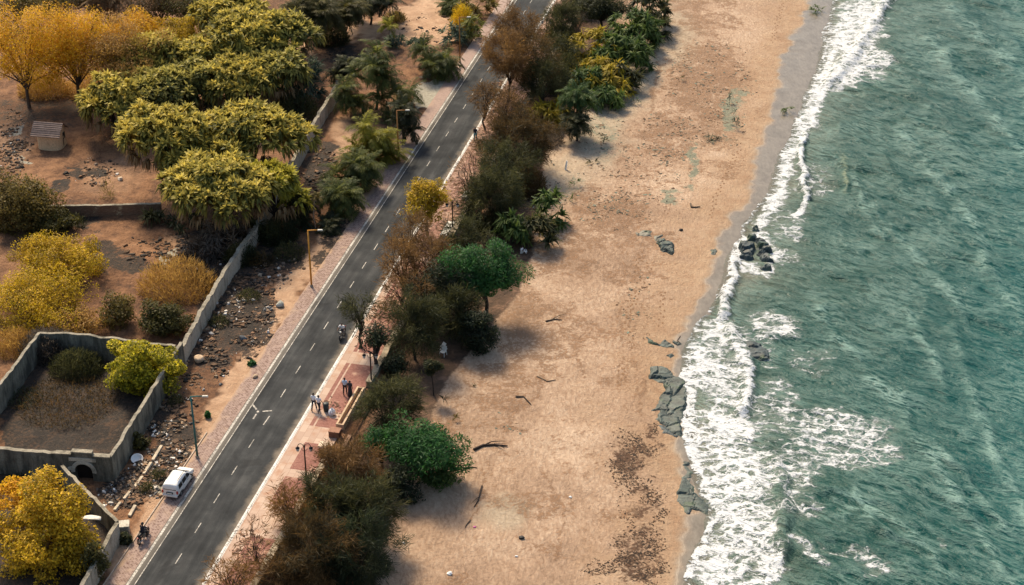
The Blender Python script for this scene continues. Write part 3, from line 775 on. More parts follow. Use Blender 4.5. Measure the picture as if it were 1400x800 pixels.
def strap(r, org, ax, nl, Lm, Wm, spread=(0.25, 1.5), droop=0.5, tint=None, lv=None, fold=0.25, midp=0.5):
    """rosettes of strap or fan leaves: org (K,3), ax (K,3)"""
    K = len(org); N = K * nl
    k = np.repeat(np.arange(K), nl)
    a = ax[k]
    t1 = unit(np.cross(a, np.array([0.31, 0.17, 0.93]) + 0 * a)); t2 = np.cross(a, t1)
    th = r.random(N) * 2 * np.pi; el = spread[0] + (spread[1] - spread[0]) * r.random(N) ** 0.8
    d = unit(a * np.cos(el)[:, None] + (t1 * np.cos(th)[:, None] + t2 * np.sin(th)[:, None]) * np.sin(el)[:, None])
    L = Lm * (0.65 + 0.6 * r.random(N)); Wd = Wm * (0.7 + 0.6 * r.random(N))
    p = org[k]
    nr = unit(np.cross(d, np.cross(a, d)) + 0.25 * r.normal(size=(N, 3)))
    nr = np.where((nr * a).sum(1, keepdims=True) < 0, -nr, nr)
    side = unit(np.cross(d, nr))
    m = p + d * (L * midp)[:, None]
    d2 = unit(d + np.array([0, 0, -1.0]) * (droop * (0.5 + r.random(N)))[:, None])
    tip = m + d2 * (L * (1 - midp))[:, None]
    w = (Wd * 0.5)[:, None]
    q0 = np.stack([p - side * w * 0.25, p + side * w * 0.25, m + side * w, m - side * w], 1)
    q1 = np.stack([m - side * w, m + side * w, tip + side * w * 0.18, tip - side * w * 0.18], 1)
    v = np.concatenate([q0, q1], 1).reshape(-1, 3)
    f = np.arange(N * 8).reshape(-1, 4)
    tt = (np.zeros(K) if tint is None else tint)[k] + 0.35 * r.random(N)
    tt = np.stack([tt, tt + 0.10 + 0.35 * r.random(N)], 1).ravel()
    lv = lv or Leaves(); lv.add(v, f, tt)
    return lv

def g_doum(r, rx, ry, rz, o):
    """branching fan palm: tufts over the upper side of a lobed head, older leaves hanging below"""
    L = o.get('L', 0.9)
    area = rx * ry * 3.14
    M = int(max(4, round(area * 0.26))); rs = 0.52 * math.sqrt(area / M) + 0.10
    th = np.arange(M) * 2.39996 + r.random() * 6; q = np.sqrt((np.arange(M) + 0.5) / M)
    sx = np.cos(th) * q * (rx - rs * .7) + r.normal(size=M) * .15 * rs; sy = np.sin(th) * q * (ry - rs * .7) + r.normal(size=M) * .15 * rs
    sz = (rz - rs * .55) * (np.sqrt(np.maximum(1 - q ** 2 * .85, 0)) * 1.5 - .55) + r.normal(size=M) * .42
    sub = np.stack([sx, sy, sz], 1); rad = rs * (0.75 + 0.5 * r.random(M)); st = 0.30 * r.random(M)
    K = int(7.5 * o.get('dens', 2.0))
    d = rnd_dir(r, M * K * 3); d = d[d[:, 2] > -0.05][:M * K]; k = np.arange(len(d)) % M
    cp = sub[k] + d * (rad[k] * (0.85 + .25 * r.random(len(d))))[:, None] * np.array([1, 1, .72])
    ax = unit(d + np.array([0, 0, 0.55]) + r.normal(size=d.shape) * 0.18)
    tint = st[k] * .6 + 0.20 * r.random(len(cp)) + 0.34 * np.clip(d[:, 2], 0, 1) ** 2  # upward tufts golder: young leaves, plus sunlit tops put into the tint
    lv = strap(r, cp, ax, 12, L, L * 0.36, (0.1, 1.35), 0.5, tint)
    K2 = int(5.5 * rs + 4); a2 = r.random(M * K2) * 6.283; k2 = np.arange(M * K2) % M
    hd = np.stack([np.cos(a2), np.sin(a2), -0.25 - 0.3 * r.random(M * K2)], 1)
    c2 = sub[k2] + hd * (rad[k2] * .78)[:, None]
    strap(r, c2, unit(hd + np.array([0, 0, .25])), 9, L * 1.5, L * 0.26, (0.2, 1.1), 1.7, st[k2] * .5 + .06 * r.random(M * K2), lv)
    return lv, cp

def g_date(r, rx, ry, rz, o):
    """clump of feather-leaved palms: arching fronds with leaflets"""
    heads = int(o.get('heads', max(1, round(rx * ry * 0.75))))
    lv = Leaves()
    Lf = o.get('L', min(2.6, max(1.0, 0.75 * min(rx, ry) + 0.5)))
    d = rnd_dir(r, heads * 6); d = d[d[:, 2] > (-0.6 if o.get('low') else 0.0)][:heads]
    hp = d * np.array([max(rx - Lf * .6, 0.1), max(ry - Lf * .6, 0.1), max(rz - Lf * .35, 0.2)]) * (0.5 + 0.5 * r.random((len(d), 1)))
    nf, st = 26, 9
    for h in hp:
        az = r.random(nf) * 2 * np.pi; e0 = np.radians(82 - 95 * r.random(nf)); dr = np.radians(75 + 50 * r.random(nf))
        Ls = Lf * (0.7 + 0.5 * r.random(nf))
        p = np.repeat(h[None], nf, 0); pts = []; dirs = []
        for i in range(st):
            e = e0 - dr * ((i + .5) / st) ** 1.3
            dd = np.stack([np.cos(az) * np.cos(e), np.sin(az) * np.cos(e), np.sin(e)], 1)
            pts.append(p); dirs.append(dd); p = p + dd * (Ls / st)[:, None]
        pts = np.stack(pts, 1).reshape(-1, 3); dirs = np.stack(dirs, 1).reshape(-1, 3)
        azr = np.repeat(az, st); side = np.stack([-np.sin(azr), np.cos(azr), 0 * azr], 1); up = np.cross(dirs, side)
        i = np.tile(np.arange(st), nf); prof = np.sin(np.pi * (0.12 + 0.80 * (i + .5) / st))
        tf = np.repeat(r.random(nf) * 0.5 + 0.12 * r.random(), st)
        for sg in (-1, 1):
            for off in (0.0, 0.5):
                ld = unit(side * sg * 0.8 + dirs * 0.62 + up * -0.12 + r.normal(size=side.shape) * 0.1 + np.array([0, 0, -0.22]))
                ll = Lf * 0.30 * prof * (0.8 + 0.4 * r.random(len(prof)))
                lv.add(*rhombi(pts + dirs * (np.repeat(Ls, st) / st * off)[:, None], ld, unit(up + side * sg * 0.5), ll, np.full(len(ll), o.get('wid', 0.10)), 0.35), tf + 0.3 * r.random(len(ll)))
    return lv, hp

def g_rosette(r, rx, ry, rz, o):
    heads = int(o.get('heads', max(1, round(rx * ry * 3.2))))
    d = rnd_dir(r, heads * 6); d = d[d[:, 2] > -0.6][:heads]
    L = o.get('L', 1.3); m = min(L * 0.6, 0.6 * min(rx, ry))
    cp = d * np.array([rx - m, ry - m, max(rz - m * .6, 0.15)]) * (0.6 + 0.4 * r.random((len(d), 1)))
    ax = unit(d * 0.5 + np.array([0, 0, 0.8]) + r.normal(size=d.shape) * 0.2)
    lv = strap(r, cp, ax, int(o.get('nl', 22)), min(L, 1.1 * max(rx, rz)), o.get('W', 0.17), (0.1, 1.5), o.get('droop', 0.9), 0.5 * r.random(len(cp)))
    return lv, cp

def g_scrub(r, rx, ry, rz, o):
    """thin bare-stemmed bush: fine twigs rising from the ground with a haze of small leaves"""
    R = (rx * ry * rz) ** (1 / 3.)
    n = int(o.get('n', 4000) * min(1.6, max(0.15, (R / 2.0) ** 2)))
    a = r.random(n) * 2 * np.pi; q = np.sqrt(r.random(n))
    b = np.stack([np.cos(a) * q * rx * .75, np.sin(a) * q * ry * .75, -rz + 2 * rz * r.random(n) * np.sqrt(np.maximum(1 - q * q * .8, 0.05))], 1)
    b += r.normal(size=b.shape) * 0.1
    d = unit(np.stack([b[:, 0] / rx * .5, b[:, 1] / ry * .5, 0.75 + 0 * q], 1) + r.normal(size=b.shape) * 0.42)
    L = o.get('leaf', 0.55) * (0.5 + r.random(n)); Wd = np.full(n, o.get('wid', 0.06)) * (0.6 + 0.9 * r.random(n))
    t = fbm(b[:, 0] * 1.2, b[:, 1] * 1.2 + b[:, 2], 3, 3) * 0.9 - 0.1 + 0.35 * r.random(n)
    lv = Leaves(); lv.add(*rhombi(b, d, rnd_dir(r, n), L, Wd, 0.5), t)
    return lv, b[:24]

GEN = dict(broad=g_broad, feather=g_feather, doum=g_doum, date=g_date, rosette=g_rosette, scrub=g_scrub)

def trunk_mesh(r, base, cp, ctr, r0, limbs, lean=(0, 0), fork=0.55, mat=None, wob=0.12, tips=0.03):
    """tapered trunk from base (below ground) to the fork, then limbs to crown points, each with a twig"""
    mb = MB()
    top = Vector(ctr)
    b = Vector((base[0] + lean[0], base[1] + lean[1], base[2] - 0.25))
    f = b.lerp(top, fork); f.x += r.normal() * wob; f.y += r.normal() * wob
    m = b.lerp(f, 0.5) + Vector((r.normal() * wob, r.normal() * wob, 0))
    mb.tube([b, b.lerp(m, 0.2), m, f], [r0 * 1.5, r0 * 1.05, r0 * 0.9, r0 * 0.75], 9)
    idx = r.permutation(len(cp))[:limbs]
    for i in idx:
        e = Vector(cp[i]) + top
        a = b.lerp(f, 0.65 + 0.35 * r.random())
        c1 = a.lerp(e, 0.4) + Vector((r.normal() * wob, r.normal() * wob, 0.25 * abs(r.normal())))
        c2 = a.lerp(e, 0.75) + Vector((r.normal() * wob, r.normal() * wob, 0.15 * r.normal()))
        rr = r0 * (0.35 + 0.2 * r.random())
        mb.tube([a, c1, c2, e], [rr, rr * .72, rr * .45, tips], 6, False)
        e2 = e + Vector((r.normal(), r.normal(), 0.4)) * 0.5
        mb.tube([c2, c2.lerp(e2, 0.5) + Vector((0, 0, 0.1)), e2], [rr * .4, rr * .28, tips * .7], 5, False)
    return mb

def plant(typ, pal, u, v, w, h, gap, name, label, cat, group=None, **o):
    """w, h: size of the crown in survey-photo pixels; gap: clear height under the crown in metres"""
    seed = o.get('seed', int(u * 31 + v * 7) % 100000)
    r = np.random.default_rng(seed)
    zc = 2.0
    w *= o.get('grow', 1.2); h *= o.get('grow', 1.2)
    o.setdefault('low', gap < 0.5)
    for _ in range(8):
        p = P(u, v, zc); s = scale_at(p.x, p.y, p.z)
        gz = float(height(p.x, p.y))
        if N_P < NT(p.x, p.y)[0] < N_W: gz = max(gz, 0.1)
        rx = w / 2 / s; ry = o.get('depth', 0.85) * rx
        dep = math.atan2(H - zc, p.y)
        q = (h / 2 / s) ** 2 - (ry * math.sin(dep)) ** 2
        rz = max(math.sqrt(max(q, 0)) / math.cos(dep), 0.45 * rx)
        if o.get('flat'): rz = 0.28
        if q < 0: ry = min(ry, (h / 2 / s) / math.sin(dep))
        low = gap < 0.5
        zc = gz + gap + rz * (0.45 if low else 0.9)
    p = P(u, v, zc)
    root = empty(name, (p.x, p.y, gz), label, cat, group)
    lv, cp = GEN[typ](r, rx, ry, rz, o)
    ctr = (0, 0, zc - gz)
    if o['low']:                                                     # foliage down to the ground: nothing below it
        for q in lv.v:
            zz = q[:, 2] + ctr[2]; q[:, 2] = np.where(zz < 0.03, 0.03 + 0.12 * np.abs(zz), zz) - ctr[2]
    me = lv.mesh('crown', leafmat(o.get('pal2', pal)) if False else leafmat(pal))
    cn = o.get('crown', 'crown')
    c = link(cn, me, None, root, ctr)
    if o.get('trunk', True):
        R = (rx * ry * rz) ** (1 / 3.)
        r0 = o.get('r0', 0.05 + 0.045 * R)
        limbs = o.get('limbs', 9)
        mb = trunk_mesh(r, (0, 0, 0), cp, ctr, r0, min(limbs, len(cp)), o.get('lean', (0, 0)), o.get('fork', 0.55), wob=o.get('wob', 0.14))
        me2 = mb.mesh('trunk', True)
        link('trunk', me2, o.get('bark', BARK), root)
    if typ == 'doum' and o.get('skirt', True):
        K = int(max(8, 5 * rx)); a = r.random(K) * 2 * np.pi
        org = np.stack([np.cos(a) * rx * .62, np.sin(a) * ry * .62, -rz * .25 + 0.3 * r.random(K)], 1)
        ax = unit(np.stack([np.cos(a), np.sin(a), -0.6 + 0 * a], 1))
        l2 = strap(r, org, ax, 12, 1.5, 0.22, (0.1, 1.0), 2.2, 0.4 * r.random(K))
        link('dead_fronds', l2.mesh('dead_fronds', leafmat('straw')), None, root, ctr)
    return root
# ------------------------------------------------------------------ planting, left of the road
GA = 'golden acacias behind the hut'
def acacia(u, v, w, h, gap, label, pal='yellow', group=GA, **o):
    o = dict(dict(leaf=0.22, aspect=0.5, K=110, n=13500, rc=0.20, lump=0.5, shell=0.3, limbs=18, r0=0.22, fork=0.42, grow=1.46), **o)
    return plant('broad', pal, u, v, w, h, gap, 'acacia_tree', label, 'tree', group, **o)
acacia(28, 66, 122, 112, 1.2, 'golden acacia cut by the left edge of the view, two dark stems under it')
acacia(98, 62, 118, 104, 1.2, 'golden acacia with a forked dark trunk behind the tiled hut')
acacia(166, 76, 108, 96, 0.8, 'dull straw yellow acacia between the forked acacia and the fan palms', 'dryyel', seed=5)
acacia(188, 40, 84, 58, 1.5, 'bright yellow round topped acacia above the fan palm grove', seed=8)
acacia(243, 48, 70, 42, 1.5, 'small orange yellow acacia touching the highest fan palms', 'gold')
GB = 'dim trees along the top of the view'
for (u, v, w, h, pal, lab) in [
    (18, 2, 90, 44, 'olive2', 'olive brown tree in the top left corner of the view'),
    (78, 0, 80, 36, 'olive2', 'olive brown tree behind the forked golden acacia'),
    (128, -4, 70, 44, 'mixed', 'brown tree behind the straw yellow acacia'),
    (215, 4, 80, 44, 'mixed', 'brown tree behind the round topped yellow acacia'),
    (262, 6, 60, 50, 'olive', 'dark olive tree behind the small orange yellow acacia')]:
    acacia(u, v, w, h, 1.5, lab, pal, GB, n=5500)
plant('date', 'straw', 148, 6, 60, 46, 2.5, 'feather_palm', 'palm with drooping straw coloured fronds among the brown trees', 'palm', GB)

GD = 'fan palms of the grove left of the road'
def doum(u, v, w, h, gap, label, pal='doum', **o):
    o = dict(dict(limbs=10, r0=0.26, fork=0.45, bark=BARKD, depth=0.8, grow=1.26), **o)
    return plant('doum', pal, u, v, w, h, gap, 'fan_palm', label, 'palm', o.pop('group', GD), **o)
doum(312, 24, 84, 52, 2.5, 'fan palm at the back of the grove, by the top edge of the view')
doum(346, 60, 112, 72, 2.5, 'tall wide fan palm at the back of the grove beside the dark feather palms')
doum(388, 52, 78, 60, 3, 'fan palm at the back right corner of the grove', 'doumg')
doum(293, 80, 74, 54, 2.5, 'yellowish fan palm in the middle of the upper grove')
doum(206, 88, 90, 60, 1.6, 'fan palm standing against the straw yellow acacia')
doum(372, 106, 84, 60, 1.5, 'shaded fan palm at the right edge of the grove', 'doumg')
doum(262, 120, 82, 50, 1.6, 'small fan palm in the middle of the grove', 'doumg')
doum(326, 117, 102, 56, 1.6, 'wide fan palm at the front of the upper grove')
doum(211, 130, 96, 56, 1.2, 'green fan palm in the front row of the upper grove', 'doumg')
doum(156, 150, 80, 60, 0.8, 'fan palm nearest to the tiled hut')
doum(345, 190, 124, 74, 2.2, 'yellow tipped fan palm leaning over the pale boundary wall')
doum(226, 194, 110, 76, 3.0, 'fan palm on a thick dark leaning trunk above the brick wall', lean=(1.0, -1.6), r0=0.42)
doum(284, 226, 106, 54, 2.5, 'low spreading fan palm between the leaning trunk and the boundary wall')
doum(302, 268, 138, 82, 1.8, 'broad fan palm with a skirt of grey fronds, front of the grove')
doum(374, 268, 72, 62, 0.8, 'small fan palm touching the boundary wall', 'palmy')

GF = 'dark feather palms by the dirt track'
def date(u, v, w, h, gap, label, pal='palm', name='feather_palm', cat='palm', group=None, **o):
    o = dict(dict(limbs=4, r0=0.16, fork=0.5, bark=BARKD), **o)
    return plant('date', pal, u, v, w, h, gap, name, label, cat, group, **o)
date(425, 22, 84, 62, 1.5, 'dark feather palm beside the top of the grove', 'olive', group=GF)
date(472, 22, 84, 52, 1.0, 'dark feather palm above the bend of the dirt track', 'olive', group=GF)
date(505, 4, 80, 44, 1.0, 'dark green feather palm at the far end of the dirt track', 'dark2', group=GF)
plant('rosette', 'teal', 408, 122, 74, 66, 0.0, 'agave_thicket', 'blue green thicket of strap leaves at the foot of the grove', 'shrub', None, trunk=False, L=1.6, crown='leaves')
GR = 'palm bushes along the left side of the road'
date(468, 104, 44, 64, 0.4, 'narrow dark palm bush next to the big round one', 'dark2', group=GR)
date(513, 122, 104, 92, 0.0, 'big round green palm bush beside the paved turnout', 'palm', grow=1.45, group=GR, heads=16)
date(550, 172, 42, 62, 0.2, 'dark palm bush behind the second orange lamp', 'dark2', grow=1.45, group=GR)
date(508, 205, 66, 62, 0.0, 'bright yellow green palm bush right of the burnt patch', 'palmy', grow=1.45, group=GR)
date(482, 240, 62, 58, 0.0, 'green palm bush below the bright yellow green one', 'palm', grow=1.45, group=GR)
date(464, 278, 58, 52, 0.0, 'green palm bush at the road edge above the nearest orange lamp', 'palm', grow=1.45, group=GR)
date(414, 288, 56, 66, 0.0, 'dark bush between the boundary wall and the slender palm', 'dark2', group=GR)
date(446, 304, 44, 40, 0.0, 'low dark palm bush below the slender palm', 'dark2', group=GR)
date(430, 274, 24, 24, 2.6, 'slender little palm on a thin pale stem', 'olive2', name='slender_palm', bark=BARKP, r0=0.06, limbs=0, heads=1, L=0.9, fork=0.97)
date(598, 84, 62, 52, 0.0, 'rounded palm bush by the third orange lamp', 'palm', grow=1.45, group=GR, heads=8)
date(535, 40, 34, 30, 1.0, 'single palm with a yellow heart beside the dirt track', 'palmy', heads=1)
plant('rosette', 'teal', 541, 57, 36, 22, 0, 'agave_plant', 'blue green agave at the foot of the single palm', 'plant', None, trunk=False, L=1.1, crown='leaves')
plant('rosette', 'teal', 568, 60, 34, 20, 0, 'agave_plant', 'dark agave right of the single palm', 'plant', None, trunk=False, L=1.0, crown='leaves')
GS = 'roadside scrub near the top of the view'
for (typ, pal, u, v, w, h, lab) in [
    ('scrub', 'gold', 632, 30, 34, 40, 'yellow scrub around the third orange lamp'),
    ('rosette', 'teal', 618, 52, 44, 36, 'teal strap leaved scrub left of the third orange lamp'),
    ('rosette', 'palm', 650, 44, 40, 44, 'green scrub at the road edge right of the third orange lamp'),
    ('rosette', 'olive2', 655, 12, 52, 42, 'olive scrub at the road edge by the top of the view'),
    ('date', 'palm', 620, 8, 50, 30, 'green palm scrub behind the yellow scrub')]:
    plant(typ, pal, u, v, w, h, 0, 'roadside_shrub', lab, 'shrub', GS, trunk=False, crown='leaves')

# middle left
plant('broad', 'olive2', 30, 280, 118, 104, 0.4, 'broadleaf_tree', 'dark olive tree with golden tips at the left edge, below the rubble heap', 'tree', None, n=12000, leaf=0.28, K=80, tip=0.5, bark=BARKD, lump=.5)
plant('broad', 'olive', 70, 305, 60, 40, 0.2, 'broadleaf_shrub', 'dark olive shrub at the end of the brick wall', 'shrub', None, n=9000, leaf=0.28)
GY = 'yellow acacias above the walled yard'
acacia(72, 356, 112, 62, 0.4, 'yellow acacia, the upper one above the walled yard', 'gold', GY, n=11000)
acacia(42, 410, 150, 84, 0.2, 'wide yellow acacia at the left edge above the walled yard', 'gold', GY, n=12000)
acacia(108, 440, 70, 44, 0.2, 'thin yellow acacia at the corner of the walled yard', 'dryyel', GY, n=5000)
plant('scrub', 'dryyel', 242, 384, 116, 56, 0, 'dry_shrub', 'wide dry straw yellow brush left of the boundary wall', 'shrub', None, n=4200, limbs=0, trunk=False, crown='twigs', leaf=.6)
plant('broad', 'olive2', 160, 424, 58, 62, 0.2, 'olive_shrub', 'olive brown shrub between the yellow acacias and the dark green one', 'shrub', None, n=6000, leaf=.25, shell=.2)
plant('broad', 'olive', 226, 441, 74, 58, 0.1, 'olive_shrub', 'dark green shrub against the boundary wall corner', 'shrub', None, n=9000, leaf=.25)
plant('scrub', 'dryyel', 20, 470, 70, 40, 0, 'dry_shrub', 'dry brush outside the left wall of the yard', 'shrub', None, n=2600, trunk=False, crown='twigs')
plant('scrub', 'olive2', 147, 262, 20, 32, 0, 'sapling', 'bare sapling fanning out in front of the brick wall', 'sapling', None, n=700, trunk=False, crown='twigs', wid=.05)
plant('rosette', 'dark2', 212, 302, 40, 24, 0, 'palm_seedling', 'dark palm seedling under the leaning trunk', 'plant', None, trunk=False, crown='leaves')
plant('scrub', 'dark2', 100, 305, 36, 16, 0, 'weed_clump', 'dark weeds at the foot of the brick wall', 'weeds', None, n=1500, trunk=False, crown='leaves')
plant('rosette', 'grey', 300, 330, 100, 52, 0, 'frond_pile', 'heap of dead grey fronds under the broad fan palm', 'frond heap', None, trunk=False, crown='dead_fronds', L=1.5, heads=34, W=.12)
plant('rosette', 'dark2', 345, 318, 40, 36, 0, 'palm_seedling', 'dark palm seedling between the frond heap and the boundary wall', 'plant', None, trunk=False, crown='leaves')
# in the yards
plant('broad', 'lime', 192, 504, 106, 98, 0.2, 'broadleaf_tree', 'lemon yellow round tree in the corner of the walled yard', 'tree', None, n=16000, leaf=0.24, K=120, rc=.16, tip=.55, lump=.35, shell=.6, aspect=.6)
plant('scrub', 'grey', 66, 474, 84, 40, 0, 'vine_thicket', 'grey dry creepers over the top corner of the walled yard', 'creepers', None, n=5200, trunk=False, crown='twigs', leaf=.5)
plant('scrub', 'dark2', 105, 500, 80, 34, 0, 'vine_thicket', 'dark creepers on the ground of the walled yard', 'creepers', None, n=4200, trunk=False, crown='twigs', leaf=.45)
plant('broad', 'gold', 66, 730, 158, 146, 0.3, 'broadleaf_tree', 'big yellow green tree in the bottom left corner', 'tree', None, n=20000, leaf=0.24, K=120, rc=.18, tip=.6, lump=.45, shell=.5)
plant('broad', 'yellow', 36, 676, 92, 46, 2.6, 'broadleaf_tree', 'yellow tree top rising behind the big bottom left tree', 'tree', None, n=9000, leaf=0.22, K=80, rc=.16, tip=.5)
plant('broad', 'olive', 130, 770, 40, 70, 0.2, 'broadleaf_shrub', 'green shrub between the big corner tree and the roadside wall', 'shrub', None, n=7000, leaf=.25)
GW = 'weeds growing along the walls and the verge'
for (typ, pal, u, v, w, h, lab) in [
    ('broad', 'olive', 190, 606, 26, 28, 'green weeds at the foot of the yard wall'),
    ('broad', 'dark2', 172, 738, 18, 18, 'green weeds below the concrete block'),
    ('scrub', 'dark2', 217, 650, 24, 16, 'dark weeds on the verge behind the van'),
    ('scrub', 'dark2', 200, 668, 22, 14, 'dark weeds between the broken pipe and the van'),
    ('scrub', 'dark2', 240, 548, 20, 16, 'dark weeds behind the teal lamp post'),
    ('broad', 'green', 345, 497, 10, 7, 'tiny green weed on the verge'),
    ('scrub', 'dark2', 300, 440, 30, 14, 'dark dry weeds right of the boundary wall'),
    ('scrub', 'dark2', 340, 405, 36, 16, 'dark dry weeds below the nearest orange lamp'),
    ('scrub', 'dark2', 395, 345, 50, 28, 'dark brush left of the nearest orange lamp'),
    ('scrub', 'mixed', 356, 356, 40, 20, 'brown brush between the boundary wall and the nearest orange lamp'),
    ('broad', 'green', 284, 568, 4, 10, 'small bright weed by the teal lamp post')]:
    plant(typ, pal, u, v, w, h, 0, 'weed_clump', lab, 'weeds', GW, n=2600, trunk=False, crown='leaves', leaf=.3)

# ------------------------------------------------------------------ planting, sea side of the road
GC = 'casuarinas along the footpath'
def casu(u, v, w, h, gap, label, pal='mixed', **o):
    o = dict(dict(limbs=18, r0=0.13, bark=BARKD, fork=0.5, K=64, n=6500, wob=.2), **o); o['n'] *= 1.15
    return plant('feather', pal, u, v, w, h, gap, 'casuarina_tree', label, 'tree', GC, **o)
casu(714, 42, 64, 52, 3.0, 'brown feathery casuarina overhanging the far end of the road', 'brown')
casu(696, 82, 66, 58, 2.5, 'rust brown casuarina over the kerb at the far end', 'rust')
casu(728, 78, 60, 56, 2.0, 'olive casuarina on the footpath beside the rust brown one', 'mixed', n=4200)
casu(664, 132, 44, 30, 3.0, 'small brown casuarina spray over the lane markings', 'brown', n=3600)
casu(690, 160, 60, 60, 1.6, 'thin open casuarina on the footpath behind the walker', 'brown', n=2200, limbs=26)
casu(716, 192, 88, 62, 1.0, 'dark olive casuarina behind the thin open one', 'mixed', n=8500)
casu(690, 226, 70, 66, 0.8, 'dark casuarina beside the bare brown one', 'dark2', n=7000)
casu(645, 240, 46, 70, 1.2, 'nearly bare brown casuarina on the footpath', 'brown', n=1100, limbs=30)
casu(672, 268, 84, 70, 0.6, 'dark casuarina hiding the end of the low wall', 'dark2', n=8000)
casu(564, 318, 50, 46, 2.5, 'small brown casuarina over the kerb below the sunlit tree', 'brown', n=4200)
casu(546, 356, 52, 56, 2.2, 'rust brown casuarina leaning over the road', 'rust', n=3800)
casu(586, 358, 76, 70, 1.6, 'twiggy open brown casuarina in the middle of the row', 'brown', n=3600, limbs=30)
casu(556, 404, 70, 50, 1.2, 'brown open casuarina above the rider on the white motorbike', 'brown', n=2600, limbs=24)
casu(492, 420, 46, 34, 3.4, 'dark green casuarina spray hanging over the road by the motorbike', 'dark2', n=3800)
casu(566, 444, 72, 78, 0.8, 'dark olive casuarina left of the white plastic chairs', 'dark2', n=7500)
casu(533, 556, 84, 72, 1.0, 'dark feathery casuarina next to the two walkers in front', 'dark2', n=7000)
casu(482, 640, 84, 66, 1.0, 'rust brown feathery casuarina below the end of the twin beams', 'brown', n=8500)
casu(400, 690, 74, 52, 1.6, 'orange brown casuarina arching over the low wall', 'rust', n=4200, limbs=20)
casu(452, 690, 84, 70, 0.8, 'dark olive and brown casuarina beside the low wall', 'dark2', n=8500)
casu(500, 700, 80, 76, 0.8, 'dark casuarina between the brown ones and the beach', 'dark2', n=9500)
casu(428, 752, 96, 92, 0.6, 'dark green and brown casuarina at the foot of the low wall, lower edge', 'mixed', n=10000)
casu(488, 768, 90, 90, 0.4, 'dark casuarina at the lower edge of the view beside the sand', 'dark', n=10000)
casu(392, 786, 60, 50, 1.0, 'brown casuarina at the lower edge of the view', 'brown', n=4800)
casu(344, 742, 46, 64, 0.8, 'thin brown sapling casuarina standing on the footpath', 'brown', n=900, limbs=24, r0=.06)
casu(318, 786, 70, 44, 1.4, 'golden brown casuarina over the kerb at the lower edge', 'rust', n=4000)
plant('broad', 'gold', 584, 276, 62, 64, 1.2, 'weeping_tree', 'sunlit golden weeping tree over the kerb', 'tree', None, n=9000, leaf=.34, aspect=.3, K=60, rc=.28, tip=.45)
GT = 'broad green trees between the low wall and the beach'
def leafy(u, v, w, h, gap, label, pal='green', **o):
    o = dict(dict(n=11000, leaf=.34, aspect=.28, K=80, rc=.24, lump=.55, bark=BARKD, r0=.2, limbs=12), **o)
    return plant('broad', pal, u, v, w, h, gap, 'broadleaf_tree', label, 'tree', GT, **o)
leafy(664, 374, 122, 92, 1.3, 'bright green spreading tree at the edge of the sand, middle of the row', 'green')
leafy(608, 396, 90, 74, 1.0, 'dark tree in the shade of the bright green one', 'dark', n=9000)
leafy(656, 452, 60, 86, 0.4, 'nearly black upright tree standing alone on the sand', 'dark', n=8000, depth=.7)
leafy(512, 462, 52, 56, 1.2, 'dark gnarled tree on the footpath behind the couple', 'dark', n=4200)
leafy(540, 500, 46, 50, 0.4, 'blackish tree against the low wall by the gnarled tree', 'dark', n=5000)
leafy(580, 612, 128, 90, 0.6, 'bright green spreading tree at the edge of the sand, lower in the view', 'green')
leafy(520, 604, 62, 56, 1.0, 'mid green tree between the feathery one and the bright green one', 'green', n=6500)
leafy(598, 648, 72, 54, 0.2, 'deep green skirt of a tree under the lower bright green one', 'panda', n=7000)
leafy(548, 660, 60, 60, 0.4, 'dark tree under the lower bright green one', 'dark', n=7000)
leafy(592, 501, 30, 22, 2.4, 'slim sapling with a small crown on the shaded sand', 'dark2', n=12000, r0=.07, limbs=5, fork=.9, K=16)
GP = 'screw pines between the low wall and the sand'
def panda(u, v, w, h, gap, label, pal='panda', **o):
    o = dict(dict(L=1.25, W=.24, nl=30, trunk=False, crown='leaves', grow=1.6), **o)
    return plant('rosette', pal, u, v, w, h, gap, 'screw_pine', label, 'shrub', GP, **o)
leafy(822, 12, 84, 50, 0.6, 'dark tree at the top of the view beside the sand', 'dark2', n=9000)
leafy(795, -2, 60, 34, 0.6, 'dark tree at the top of the view over the footpath wall', 'dark', n=7000)
panda(888, 16, 46, 44, 0.2, 'loose dark screw pine farthest out on the sand', 'dark2')
panda(868, 48, 56, 48, 0.2, 'green screw pine below the loose dark one', 'panda')
panda(846, 82, 60, 54, 0.0, 'green screw pine in the middle of the clump', 'panda')
panda(806, 72, 54, 46, 0.2, 'yellow leaved screw pine, the upper one', 'pandy')
panda(820, 112, 76, 42, 0.0, 'yellow and green screw pine in front of the middle ones', 'pandy')
panda(850, 112, 40, 34, 0.0, 'dark green screw pine at the sand edge of the clump', 'dark2')
date(787, 142, 54, 56, 1.0, 'bushy green palm at the lower end of the screw pines', 'panda', group=GP, heads=5)
date(788, 178, 52, 56, 0.0, 'drooping dark palm skirt below the bushy green palm', 'dark2', group=GP)
panda(826, 136, 40, 28, 0.0, 'dark screw pine beside the bushy green palm', 'panda')
panda(748, 158, 48, 32, 0.0, 'low yellow green screw pine left of the bushy palm', 'pandy')
plant('scrub', 'dark2', 772, 108, 54, 60, 0, 'undergrowth_shrub', 'dark undergrowth between the low wall and the screw pines', 'shrub', None, n=5000, trunk=False, crown='twigs')
plant('scrub', 'dark2', 762, 52, 46, 50, 0, 'undergrowth_shrub', 'dark undergrowth behind the footpath wall at the far end', 'shrub', None, n=4200, trunk=False, crown='twigs')
plant('scrub', 'grey', 752, 190, 40, 24, 0, 'undergrowth_shrub', 'grey twigs below the low yellow green screw pine', 'shrub', None, n=2000, trunk=False, crown='twigs')
panda(753, 290, 42, 46, 0.2, 'green screw pine standing alone beside the sand', 'panda')
panda(736, 322, 40, 42, 0.0, 'dark screw pine under the one standing alone', 'dark2')
